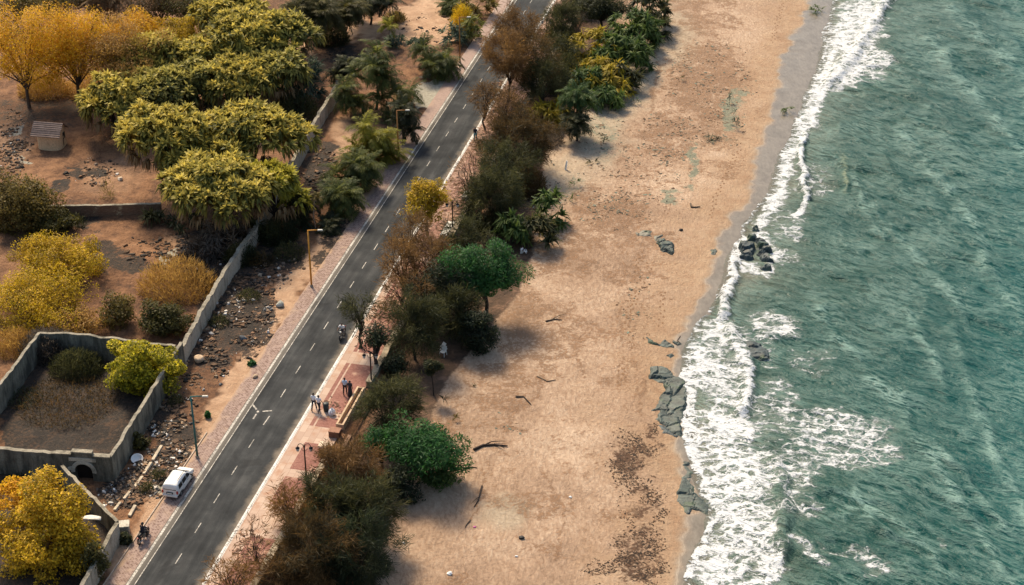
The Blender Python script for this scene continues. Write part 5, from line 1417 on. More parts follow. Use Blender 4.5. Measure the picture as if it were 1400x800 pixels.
    def chair(u, v, rz, label, tip=0.0):
        b = G(u, v)
        t = empty('plastic_chair', b, label, 'chair', 'white plastic chairs on the shaded sand', rz=rz); t.rotation_euler = (tip, 0, rz)
        MB().box((0, 0, .43), (.5, .5, .04)).build('seat', wp, t, bevel=.01)
        MB().box((0, .25, .7), (.48, .04, .5), Matrix.Rotation(-.18, 4, 'X')).build('backrest', wp, t, bevel=.01)
        for sx in (-1, 1):
            MB().box((sx * .26, 0, .64), (.05, .48, .04)).build('armrest', wp, t, bevel=.01)
            for sy in (-1, 1): MB().tube([(sx * .25, sy * .25, 0), (sx * .23, sy * .22, .43)], .028, 6).build('leg', wp, t)
    chair(606, 486, -.5, 'white plastic chair on the shaded sand, facing the sea', 0); chair(602, 481, 2.2, 'white plastic chair tipped over behind the upright one', .9)
make_walls(); make_hut(); make_furniture()
# ------------------------------------------------------------------ people, van, motorbikes
def skin(J, E, root, sub=2):
    names = list(J); idx = {k: i for i, k in enumerate(names)}
    names.remove(root); names = [root] + names; idx = {k: i for i, k in enumerate(names)}
    me = D.meshes.new('tmp'); me.from_pydata([J[k][0] for k in names], [(idx[a], idx[b]) for a, b in E], []); me.update()
    o = D.objects.new('tmp', me); C.objects.link(o)
    o.modifiers.new('s', 'SKIN'); m = o.modifiers.new('u', 'SUBSURF'); m.levels = sub
    sv = me.skin_vertices[0].data
    for i, k in enumerate(names):
        r = J[k][1]; sv[i].radius = r if isinstance(r, tuple) else (r, r); sv[i].use_root = (i == 0)
    dg = bpy.context.evaluated_depsgraph_get(); dg.update()
    out = D.meshes.new_from_object(o.evaluated_get(dg))
    D.objects.remove(o); D.meshes.remove(me)
    for p in out.polygons: p.use_smooth = True
    return out

def merge(me, mb):
    b = bmesh.new(); b.from_mesh(me)
    t = mb.mesh('t', True); b.from_mesh(t); D.meshes.remove(t)
    b.to_mesh(me); b.free(); return me

SKINC = simple('skin_brown', (0.20, 0.105, 0.065), .55, var=.08)
HAIR = simple('hair_black', (0.012, 0.010, 0.010), .5, var=.1)
def cloth(name, col): return D.materials.get(name) or simple(name, col, .8, var=.12, scale=6)

def person(loc, rz, label, pose='stand', step=0.0, shirt=(0.7, 0.72, 0.75), legs=(0.03, 0.03, 0.035), skirt=False, h=1.0, lean=0.0, helmet=None, arm=None, parent=None, sname='white', lname='dark', group=None):
    V_ = Vector
    def T(p): return V_(p) * h
    if pose == 'stand':
        hip = {s: V_((s * .09, 0, .90)) for s in (-1, 1)}
        knee = {s: V_((s * .10, s * step * .16 + .02, .49)) for s in (-1, 1)}; ank = {s: V_((s * .10, s * step * .30 - .03, .085 + (0.05 if s * step < 0 else 0))) for s in (-1, 1)}
        elb = {s: V_((s * .235, -s * step * .10 - .03, 1.13)) for s in (-1, 1)}; wri = {s: V_((s * .25, -s * step * .2 + .06, .90)) for s in (-1, 1)}
        pel, che, nec, hea = V_((0, 0, .95)), V_((0, lean * .3, 1.27)), V_((0, lean * .4, 1.45)), V_((0, lean * .45 + .02, 1.575))
        sho = {s: V_((s * .175, lean * .38, 1.40)) for s in (-1, 1)}
    elif pose == 'ride':
        pel, che, nec, hea = V_((0, -.12, .88)), V_((0, .02, 1.20)), V_((0, .08, 1.37)), V_((0, .12, 1.50))
        hip = {s: V_((s * .11, -.08, .86)) for s in (-1, 1)}; knee = {s: V_((s * .25, .30, .72)) for s in (-1, 1)}; ank = {s: V_((s * .22, .12, .33)) for s in (-1, 1)}
        sho = {s: V_((s * .18, .06, 1.33)) for s in (-1, 1)}; elb = {s: V_((s * .30, .22, 1.12)) for s in (-1, 1)}; wri = {s: V_((s * .30, .46, 1.04)) for s in (-1, 1)}
    else:   # sitting on the sand
        pel, che, nec, hea = V_((0, 0, .12)), V_((0, -.02, .45)), V_((0, .02, .62)), V_((0, .06, .75))
        hip = {s: V_((s * .10, .03, .12)) for s in (-1, 1)}; knee = {s: V_((s * .17, .40, .42)) for s in (-1, 1)}; ank = {s: V_((s * .12, .55, .07)) for s in (-1, 1)}
        sho = {s: V_((s * .17, 0, .57)) for s in (-1, 1)}; elb = {s: V_((s * .26, .16, .40)) for s in (-1, 1)}; wri = {s: V_((s * .12, .36, .42)) for s in (-1, 1)}
    J = dict(pel=(T(pel), .115), che=(T(che), (.135, .10)), nec=(T(nec), .052), hea=(T(hea), (.085, .10)), top=(T(hea + V_((0, 0, .09))), .065)); E = [('pel', 'che'), ('che', 'nec'), ('nec', 'hea'), ('hea', 'top')]
    S = dict(pel=(T(pel), (.155, .125)), che=(T(che), (.165, .13)), nec=(T(nec - V_((0, 0, .02))), .075)); ES = [('pel', 'che'), ('che', 'nec')]
    Lg = dict(pel=(T(pel + V_((0, 0, .03))), (.145, .12))); EL = []
    mb = MB()
    for s in (-1, 1):
        k = 'l' if s < 0 else 'r'
        hd = (wri[s] - elb[s]).normalized(); pal = wri[s] + hd * .07
        toe = ank[s] + V_((0, .15, -.045))
        for nm, p, rad in (('sho', sho[s], .058), ('elb', elb[s], .043), ('wri', wri[s], .03), ('pal', pal, (.036, .026)), ('hip', hip[s], .085), ('kne', knee[s], .058), ('ank', ank[s], .042), ('toe', toe, .036)): J[nm + k] = (T(p), rad)
        E += [('che', 'sho' + k), ('sho' + k, 'elb' + k), ('elb' + k, 'wri' + k), ('wri' + k, 'pal' + k), ('pel', 'hip' + k), ('hip' + k, 'kne' + k), ('kne' + k, 'ank' + k), ('ank' + k, 'toe' + k)]
        S['sho' + k] = (T(sho[s]), .078); S['slv' + k] = (T(sho[s].lerp(elb[s], .85)), .062); ES += [('che', 'sho' + k), ('sho' + k, 'slv' + k)]
        Lg['hip' + k] = (T(hip[s]), .105); Lg['kne' + k] = (T(knee[s]), .076); Lg['cuf' + k] = (T(ank[s] + V_((0, 0, .03))), .066); EL += [('pel', 'hip' + k), ('hip' + k, 'kne' + k), ('kne' + k, 'cuf' + k)]
        sd = hd.cross(V_((1, 0, 0))).normalized()
        for i in range(4):                                            # four fingers and a thumb, slightly curled
            o = pal + sd * (.027 - .018 * i); l = (.072, .082, .078, .060)[i]; c = V_((-s * .02, 0, 0))
            mb.tube([T(o - hd * .01), T(o + hd * l * .5), T(o + hd * l * .95 + c)], [.0095 * h, .009 * h, .007 * h], 6)
        mb.tube([T(pal - hd * .04 + sd * .02), T(pal + sd * .052 - hd * .005), T(pal + sd * .058 + hd * .03)], [.012 * h, .010 * h, .008 * h], 6)
    # face
    f = hea + V_((0, .10, .0))
    mb.tube([T(f + V_((0, -.02, .02))), T(f + V_((0, .012, -.015))), T(f + V_((0, -.012, -.025)))], [.008, .015, .010], 6)
    mb.tube([T(f + V_((-.025, -.012, -.055))), T(f + V_((0, -.003, -.055))), T(f + V_((.025, -.012, -.055)))], [.006, .009, .006], 6)
    for s in (-1, 1):
        mb.lathe(T(f + V_((s * .033, -.012, .008))), [(.002, -.012), (.011, -.005), (.011, .005), (.002, .012)], 8)
        mb.tube([T(hea + V_((s * .085, -.01, .03))), T(hea + V_((s * .10, -.015, 0))), T(hea + V_((s * .088, -.005, -.03)))], [.012, .017, .011], 6)
    body = merge(skin(J, E, 'pel'), mb)
    o = link('person', body, SKINC, parent, loc, rz)
    tag(o, label, 'person', group)
    link('shirt', skin(S, ES, 'pel'), cloth('shirt_' + sname, shirt), o)
    if skirt:
        q = MB().lathe(T(V_((0, 0, .05))), [(.24 * h, 0), (.22 * h, .3 * h), (.19 * h, .7 * h), (.15 * h, .93 * h), (.13 * h, 1.0 * h)], 16)
        q.build('long_skirt', cloth('trousers_' + lname, legs), o, True)
    else:
        link('trousers', skin(Lg, EL, 'pel'), cloth('trousers_' + lname, legs), o)
    hm = MB()
    c = T(hea + V_((0, -.018, .045)))
    vs = []; fs = []; n, m = 14, 7
    for i in range(m):
        a = math.pi * .62 * i / (m - 1)
        for k in range(n):
            b = 2 * math.pi * k / n
            z = math.cos(a); fr = math.sin(a)
            zz = z if math.sin(b) < .35 else max(z, .28)
            vs.append(c + V_((.098 * fr * math.cos(b), .115 * fr * math.sin(b), .098 * zz)))
    for i in range(m - 1):
        for k in range(n): fs.append((i * n + k, (i + 1) * n + k, (i + 1) * n + (k + 1) % n, i * n + (k + 1) % n))
    hm.add(vs, fs)
    if helmet: 
        hm.v = [tuple(c + (V_(p) - c) * 1.28) for p in hm.v]
        hm.build('helmet', cloth('helmet_dark', helmet), o, True)
    else: hm.build('hair', HAIR, o, True)
    for s in (-1, 1):
        a = T(ank[s]); MB().tube([a + V_((0, -.05, -.045)), a + V_((0, .03, -.03)), a + V_((0, .10, -.045)), a + V_((0, .17, -.055))], [.045, .052, .046, .03], 8).build('shoe', cloth('shoe_dark', (0.02, 0.018, 0.016)), o, True)
    return o

def van():
    b = G(246, 672)
    # placed by its footprint: middle between the wheels, heading along the road
    p = (G(244, 675) + G(257, 657)) / 2
    n, t = NT(p.x, p.y)
    c = W(min(n, N_L - 0.95), t, 0.012)
    r = empty('minivan', c, 'white minivan parked on the paved shoulder, seen from behind', 'minivan', rz=ROAD_YAW); r.scale = (.92, .94, .82)
    paint = D.materials.new('van_white'); paint.use_nodes = True; bs = paint.node_tree.nodes['Principled BSDF']; bs.inputs['Base Color'].default_value = (0.74, 0.73, 0.70, 1); bs.inputs['Roughness'].default_value = .28; bs.inputs['Coat Weight'].default_value = .5
    g = NG('van_white_dusty'); nz = g.noise(g.obj(), 1.5, 5, .6); z = g.n('ShaderNodeSeparateXYZ', {0: g.obj()}).outputs[2]
    dust = g.step(g.math('ADD', z, g.math('MULTIPLY', nz, .5)), .95, .45)
    g.pbr(g.mix(g.math('MULTIPLY', dust, .55), (0.76, 0.75, 0.72), (0.42, 0.34, 0.25)), .35, spec=.5); paint = g.m
    glass = simple('van_glass', (0.012, 0.014, 0.016), .08, var=.05, spec=.6); blk = simple('van_trim', (0.02, 0.02, 0.02), .6); red = simple('tail_red', (0.42, 0.03, 0.02), .3, var=.1); clr = simple('head_clear', (0.65, 0.65, 0.62), .15, var=.1)
    # body: sections along y; each a ring of half widths (z, half width)
    S = [(-1.93, [(.36, .60), (.55, .70), (.95, .71), (1.05, .69), (1.1, .66)]), (-1.86, [(.28, .66), (.55, .765), (.98, .77), (1.45, .70), (1.62, .60)]), (-1.72, [(.24, .68), (.55, .785), (1.0, .785), (1.55, .69), (1.78, .58)]),
         (-.9, [(.22, .70), (.55, .80), (1.0, .795), (1.60, .69), (1.84, .58)]), (.0, [(.22, .70), (.55, .80), (1.0, .795), (1.60, .69), (1.83, .58)]), (.36, [(.22, .70), (.55, .80), (1.0, .79), (1.55, .68), (1.76, .56)]),
         (1.12, [(.22, .70), (.55, .79), (.98, .76), (1.08, .70), (1.13, .60)]), (1.72, [(.25, .67), (.55, .75), (.86, .71), (.95, .64), (.98, .52)]), (1.92, [(.32, .58), (.52, .66), (.70, .64), (.80, .56), (.83, .46)])]
    mb = MB(); k = 10; vs = []
    for y, ring in S:
        pts = [(-w, z) for z, w in ring] + [(w, z) for z, w in reversed(ring)]
        vs += [(x, y, z) for x, z in pts]
    fs = []
    for i in range(len(S) - 1):
        for j in range(k): fs.append((i * k + j, i * k + (j + 1) % k, (i + 1) * k + (j + 1) % k, (i + 1) * k + j))
    fs.append(tuple(range(k))); fs.append(tuple((len(S) - 1) * k + j for j in range(k - 1, -1, -1)))
    mb.add(vs, fs); mb.build('body', paint, r, True, bevel=.0)
    body = r.children[0]
    for pl in body.data.polygons: pl.use_smooth = True
    m = body.modifiers.new('round', 'SUBSURF'); m.levels = 2; m.render_levels = 2
    def panel(q, name, mat, par, th=.012):
        q = [Vector(a) for a in q]; nr = (q[1] - q[0]).cross(q[2] - q[0]).normalized()
        cc = sum(q, Vector()) / len(q); 
        if nr.dot(cc - Vector((0, cc.y * .6, .9))) < 0: nr = -nr
        kk = len(q); vv = [a + nr * th for a in q] + [a - nr * .02 for a in q]
        return MB().add(vv, [tuple(range(kk)), tuple(range(2 * kk - 1, kk - 1, -1))] + [(i, i + kk, (i + 1) % kk + kk, (i + 1) % kk) for i in range(kk)]).build(name, mat, par)
    # side window quads follow the leaning flank between z=1.05 and 1.52
    def hw(z): return .79 - (z - 1.0) / .6 * .105
    for s in (-1, 1):
        for (y0, y1, y2, y3) in [(-1.55, -.85, -.87, -1.50), (-.76, .02, .0, -.76), (.10, .84, .40, .10)]:
            panel([(s * hw(1.06), y0, 1.06), (s * hw(1.06), y1, 1.06), (s * hw(1.53), y2, 1.53), (s * hw(1.53), y3, 1.53)], 'side_window', glass, r, .014)
        d = panel([(s * .80, .06, .42), (s * .80, 1.0, .42), (s * .797, .98, .99), (s * .80, .06, .99)], 'door', paint, r, .010)
        panel([(s * .806, .14, .88), (s * .806, .3, .88), (s * .806, .3, .92), (s * .806, .14, .92)], 'handle', blk, d, .02)
        d = panel([(s * .80, -.80, .42), (s * .80, .02, .42), (s * .80, .02, .99), (s * .80, -.80, .99)], 'door', paint, r, .010)
        panel([(s * .806, -.72, .88), (s * .806, -.56, .88), (s * .806, -.56, .92), (s * .806, -.72, .92)], 'handle', blk, d, .02)
        MB().box((s * .90, .80, 1.06), (.16, .10, .13)).build('wing_mirror', blk, r, bevel=.02)
        MB().box((s * .70, -1.90, .88), (.16, .09, .34)).build('tail_lamp', red, r, bevel=.02)
        MB().box((s * .56, 1.86, .72), (.24, .14, .14)).build('headlight', clr, r, bevel=.03)
        MB().box((s * .52, -.5, 1.865), (.035, 1.5, .05)).build('roof_rail', blk, r, bevel=.01)
        for y in (-1.22, 1.22):
            w = MB().torus((s * .70, y, .29), .215, .082, 'X', 24, 10).build('wheel', simple('tyre', (0.02, 0.02, 0.02), .85), r, True)
            x = MB(); q = MB().cyl((0, 0, -.06), .19, .12, 16)
            x.v = [(s * .70 + c_, y + a, .29 + b_) for a, b_, c_ in q.v]; x.f = q.f
            rim = x.build('rim', simple('rim_grey', (0.35, 0.35, 0.35), .4, .6), w)
            x = MB(); q = MB().cyl((0, 0, -.07), .06, .15, 10); x.v = [(s * .70 + c_, y + a, .29 + b_) for a, b_, c_ in q.v]; x.f = q.f
            x.build('wheel_arch', blk, r) if False else None
            arch = MB(); 
            arch.tube([(s * .795, y + .35 * math.cos(a), .30 + .35 * math.sin(a)) for a in np.linspace(0, math.pi, 11)], .022, 6); arch.build('wheel_arch', blk, r)
    panel([(-.60, -1.895, 1.12), (.60, -1.895, 1.12), (.56, -1.79, 1.58), (-.56, -1.79, 1.58)], 'rear_window', glass, r, .03)
    panel([(-.62, 1.09, 1.17), (.62, 1.09, 1.17), (.54, .43, 1.72), (-.54, .43, 1.72)], 'windscreen', glass, r, .03)
    MB().box((0, -1.97, .46), (1.42, .16, .22)).build('bumper', paint, r, bevel=.04)
    MB().box((0, 1.93, .44), (1.28, .16, .22)).build('bumper', blk, r, bevel=.04)
    MB().box((0, -2.0, .80), (.62, .10, .15)).build('number_plate_recess', blk, r); MB().box((0, -2.055, .80), (.48, .012, .11)).build('number_plate', simple('plate_white', (.75, .75, .7), .5), r)

def motorbike(loc, rz, label, col):
    r = empty('motorbike', loc, label, 'motorbike', None, rz)
    blk = simple('bike_black', (0.018, 0.018, 0.02), .45); met = simple('bike_metal', (0.35, 0.35, 0.34), .35, .8); pc = simple('bike_paint', col, .3)
    for y in (-.62, .66):
        w = MB().torus((0, y, .30), .245, .055, 'X', 22, 8).build('wheel', simple('bike_tyre', (0.018, 0.018, 0.018), .85), r, True)
        sp = MB(); 
        for k in range(9):
            a = 2 * math.pi * k / 9; sp.tube([(0, y, .30), (0, y + .22 * math.cos(a), .30 + .22 * math.sin(a))], .010, 5)
        sp.tube([(-.06, y, .30), (.06, y, .30)], .04, 8); sp.build('spokes', met, w)
        MB().tube([(0, y + .33 * math.cos(a), .30 + .33 * math.sin(a)) for a in np.linspace(.3, 2.6, 9)], [.03, .05, .06, .06, .06, .06, .06, .05, .03], 6).build('mudguard', pc, r, True)
    MB().tube([(0, -.62, .30), (0, -.2, .42), (0, .15, .35), (0, .35, .75), (0, -.1, .72), (0, -.62, .66)], .035, 7).build('frame', blk, r)
    MB().tube([(0, -.06, .74), (0, .1, .82), (0, .3, .83), (0, .42, .78)], [.08, .14, .15, .08], 12).build('fuel_tank', pc, r, True)
    MB().tube([(0, -.72, .80), (0, -.45, .78), (0, -.1, .76), (0, .02, .79)], [.07, .12, .12, .08], 10).build('seat', blk, r, True)
    MB().box((0, .08, .42), (.30, .36, .34), taper=.8).build('engine', met, r, bevel=.03)
    for s in (-1, 1): MB().tube([(s * .09, .66, .30), (s * .09, .44, .92)], .025, 7).build('fork', met, r)
    MB().tube([(-.36, .36, 1.02), (-.18, .42, .98), (0, .44, .96), (.18, .42, .98), (.36, .36, 1.02)], .02, 7).build('handlebar', blk, r)
    MB().lathe((0, .52, .84), [(.02, -.08), (.09, -.06), (.10, .06), (.02, .09)], 12).build('headlight', simple('bike_lens', (0.7, 0.7, 0.66), .15), r, True)
    MB().box((0, -.84, .74), (.14, .06, .08)).build('tail_lamp', simple('bike_tail', (0.4, 0.02, 0.02), .3), r)
    MB().tube([(.13, .1, .30), (.15, -.3, .26), (.16, -.75, .36)], [.03, .04, .05], 8).build('exhaust', met, r, True)
    for s in (-1, 1): MB().tube([(s * .30, .38, 1.02), (s * .36, .33, 1.16)], .01, 5).build('mirror_stem', blk, r); 
    return r

def make_moving():
    van()
    zf = .125
    person(P(429.5, 560, zf), ROAD_YAW, 'man in a long white shirt and dark trousers walking next to the kerb', step=1.0, shirt=(0.78, 0.79, 0.82), sname='white', lname='navy', legs=(0.02, 0.025, 0.04), h=1.03)
    person(P(436.5, 563, zf), ROAD_YAW - .15, 'man in a loose white shirt, right of the man next to the kerb', step=-.9, shirt=(0.76, 0.78, 0.82), sname='white', lname='charcoal', legs=(0.03, 0.035, 0.045), h=1.02)
    person(P(472, 539, zf), ROAD_YAW + .1, 'man in a pale blue shirt and black trousers beside a woman', step=.6, shirt=(0.50, 0.62, 0.75), sname='pale_blue', lname='black', legs=(0.015, 0.015, 0.018), h=1.03)
    person(P(479, 541.5, zf), ROAD_YAW - .05, 'woman in a long dark dress walking beside the man in pale blue', step=.2, shirt=(0.035, 0.035, 0.045), sname='dark', lname='dark_dress', legs=(0.03, 0.03, 0.035), skirt=True, h=.96)
    person(P(650, 192.5, zf), ROAD_YAW + math.pi, 'walker in a black top and teal trousers on the kerb far up the footpath', step=.7, shirt=(0.018, 0.02, 0.03), sname='black', lname='teal', legs=(0.07, 0.27, 0.27), h=1.02)
    c = P(468.5, 461, .01)
    motorbike(c, ROAD_YAW + math.pi, 'dark motorbike riding along the road with a white shirted rider', (0.03, 0.03, 0.035))
    person(c, ROAD_YAW + math.pi, 'rider in a white shirt on the dark motorbike on the road', pose='ride', shirt=(0.76, 0.77, 0.78), sname='white', lname='grey', legs=(0.12, 0.12, 0.12))
    c = P(196.5, 738, .012)
    motorbike(c, ROAD_YAW - .1, 'black motorbike stopped on the paved shoulder near the roadside wall', (0.02, 0.02, 0.024))
    person(c, ROAD_YAW - .1, 'rider dressed in black sitting on the stopped motorbike', pose='ride', shirt=(0.015, 0.016, 0.02), sname='black', lname='black', legs=(0.015, 0.015, 0.018), helmet=(0.015, 0.015, 0.018))
    c = G(713, 346)
    person(c, ROAD_YAW - 1.6, 'person in white clothes sitting on the sand beside a low green screw pine', pose='sit', shirt=(0.76, 0.77, 0.76), sname='white', lname='white', legs=(0.72, 0.73, 0.72))
make_moving()
# ------------------------------------------------------------------ rocks, driftwood, rubble, litter
def slate(name, col=(0.045, 0.062, 0.055)):
    g = NG(name); p = g.pos(); o = g.mapv(p, (1, 2.4, 2), (0, 0, .6))
    a = g.noise(o, 1.2, 6, .62, .4); b = g.noise(p, 6, 4, .6)
    c = g.ramp(a, [(0.3, tuple(x * .5 for x in col)), (0.5, col), (0.72, tuple(min(1, x * 2.0) for x in col))])
    c = g.mix(g.step(g.noise(p, .7, 4, .6), .55, .7), c, (0.045, 0.075, 0.040))
    g.pbr(c, .55, 0, g.bump(g.math('ADD', a, g.math('MULTIPLY', b, .3)), .8, .12), .4)
    return g.m
SLATE = slate('grey_green_slate'); SLATED = slate('wet_dark_slate', (0.030, 0.046, 0.050)); SLATES = slate('sandy_slate', (0.14, 0.13, 0.10))

def rock(pts, h, label, mat=SLATE, seed=0, z=None, cell=1.6, edge=.35, cat='rock', group=None, sub=.13, name='rock_slab'):
    w = [G(*p) if z is None else P(p[0], p[1], z) for p in pts]
    xs = [p.x for p in w]; ys = [p.y for p in w]; cx, cy = sum(xs) / len(w), sum(ys) / len(w)
    ex = np.arange(min(xs) - .3, max(xs) + .3, sub); ey = np.arange(min(ys) - .3, max(ys) + .3, sub)
    X, Y = np.meshgrid(ex, ey, indexing='ij'); Xf, Yf = X.ravel(), Y.ravel()
    wx = Xf + (fbm(Xf * 1.1, Yf * 1.1, 3 + seed, 3) - .5) * .8; wy = Yf + (fbm(Xf * 1.1 + 30, Yf * 1.1, 4 + seed, 3) - .5) * .8
    pl = [(p.x, p.y) for p in w]
    d = pdist(wx, wy, pl + [pl[0]]); ins = inpoly(wx, wy, pl); d = np.where(ins, d, -d)
    r = np.random.default_rng(seed); n = max(3, int((max(xs) - min(xs)) * (max(ys) - min(ys)) / cell ** 2))
    sx = r.uniform(min(xs), max(xs), n); sy = r.uniform(min(ys), max(ys), n); tl = r.normal(size=(n, 2)) * .16 + np.array([.10, -.04]); off = r.random(n)
    dd = np.hypot(wx[:, None] - sx, wy[:, None] - sy); k = dd.argmin(1); srt = np.sort(dd, 1); crack = sstep(.0, .16, srt[:, 1] - srt[:, 0])
    top = h * (.45 + .55 * off[k]) + (Xf - sx[k]) * tl[k, 0] + (Yf - sy[k]) * tl[k, 1]
    top = np.maximum(top, h * .15) * (.55 + .45 * crack) + .07 * (fbm(Xf * 3, Yf * 3, 9, 3) - .5)
    top = top * (.5 if z is None else 1.0)
    gz = height(Xf, Yf) if z is None else np.full(Xf.shape, z)
    Z = gz + np.where(d > 0, top * sstep(0, edge, d), -.15) - .02
    keep = (d > -sub * 1.6)
    i = np.arange(len(Xf)).reshape(X.shape); f = np.stack([i[:-1, :-1], i[1:, :-1], i[1:, 1:], i[:-1, 1:]], -1).reshape(-1, 4)
    f = f[keep[f].all(1)]
    used = np.unique(f); mp = -np.ones(len(Xf), int); mp[used] = np.arange(len(used))
    zb = float(gz.mean())
    me = np_mesh(name, np.stack([Xf[used] - cx, Yf[used] - cy, Z[used] - zb], 1), mp[f], False, mat)
    o = link(name, me, None, None, (cx, cy, zb)); return tag(o, label, cat, group)

def make_rocks():
    GR_ = 'slate slabs at the edge of the surf'
    rock([(886, 499), (905, 499), (922, 511), (938, 520), (941, 545), (936, 570), (930, 600), (915, 590), (903, 582), (893, 575), (897, 562), (887, 563), (903, 546), (906, 527), (895, 521), (886, 515)], .55, 'large grey green slate platform between sand and surf', seed=2, group=GR_)
    rock([(880, 459), (886, 462), (901, 471), (909, 463), (926, 479), (905, 476), (882, 470)], .45, 'long thin slate blade above the large platform', seed=3, cell=1, group=GR_, edge=.25)
    rock([(909, 486), (916, 482), (923, 488), (912, 490)], .3, 'small slate wedge between the thin blade and the platform', seed=4, cell=1, group=GR_, edge=.2)
    rock([(919, 458), (922, 465), (934, 468), (930, 473), (919, 469)], .35, 'slate corner sticking out of the swash beside the thin blade', seed=5, cell=1, group=GR_, edge=.2)
    rock([(901, 574), (915, 586), (930, 598), (926, 602), (908, 592), (899, 581)], .35, 'dark lower ledge of the large platform', SLATED, seed=6, cell=1, edge=.25, group=GR_)
    rock([(934, 630), (944, 632), (947, 665), (955, 677), (975, 697), (968, 705), (948, 699), (929, 690), (922, 683), (931, 660)], .4, 'mossy ledge with a dark hollow at the lower end of the beach', seed=7, group=GR_)
    rock([(930, 684), (949, 686), (947, 702), (938, 703), (929, 693)], .22, 'square dark stone set in the mossy ledge', SLATED, seed=8, cell=1, group=GR_)
    rock([(896, 330), (905, 326), (920, 335), (923, 344), (915, 348), (902, 342)], .75, 'angular grey boulder alone on the upper beach', seed=9, cell=1, group=GR_, name='boulder', edge=.2)
    rock([(889, 322), (905, 321), (908, 329), (895, 331)], .25, 'flat grey slab touching the angular boulder', SLATES, seed=10, cell=1, group=GR_)
    rock([(866, 317), (880, 313), (891, 316), (891, 323), (868, 322)], .42, 'sand coloured slab left of the angular boulder', SLATES, seed=11, cell=1.2, group=GR_)
    rock([(970, 341), (975, 339), (983, 349), (971, 350)], .4, 'small grey fin of rock in the wet sand', seed=12, cell=1, group=GR_, edge=.2)
    GS_ = 'black rocks awash in the surf'
    for i, (pp, h, lab) in enumerate([
        ([(1010, 336), (1021, 332), (1032, 337), (1030, 346), (1013, 347)], .8, 'black rock in the foam, landward one of the upper pair'),
        ([(1028, 329), (1041, 327), (1052, 336), (1055, 345), (1046, 346), (1035, 342)], .75, 'black rock in the foam, seaward one of the upper pair'),
        ([(1011, 349), (1027, 347), (1031, 355), (1022, 358), (1012, 355)], .7, 'black rock in the foam, landward one of the lower pair'),
        ([(1032, 348), (1044, 346), (1058, 359), (1050, 361), (1036, 354)], .75, 'black rock in the foam, long seaward one of the lower pair'),
        ([(1036, 364), (1056, 365), (1055, 371), (1037, 370)], .55, 'low black rock in the foam nearest the open water'),
        ([(1026, 311), (1037, 310), (1036, 318), (1026, 317)], .55, 'small grey rock in the foam above the black ones'),
        ([(1022, 323), (1034, 322), (1033, 330), (1020, 330)], .5, 'pale topped rock at the head of the black ones')]):
        rock(pp, h, lab, SLATED if i < 5 else SLATE, 20 + i, SEA, 1.0, .25, 'rock', GS_, name='rock')
    rock([(1012, 468), (1030, 466), (1048, 476), (1052, 488), (1030, 489), (1018, 480)], .16, 'dark rock just under the surface beside the crest', SLATED, 31, SEA, 1.2, .8, group=GS_, name='rock')

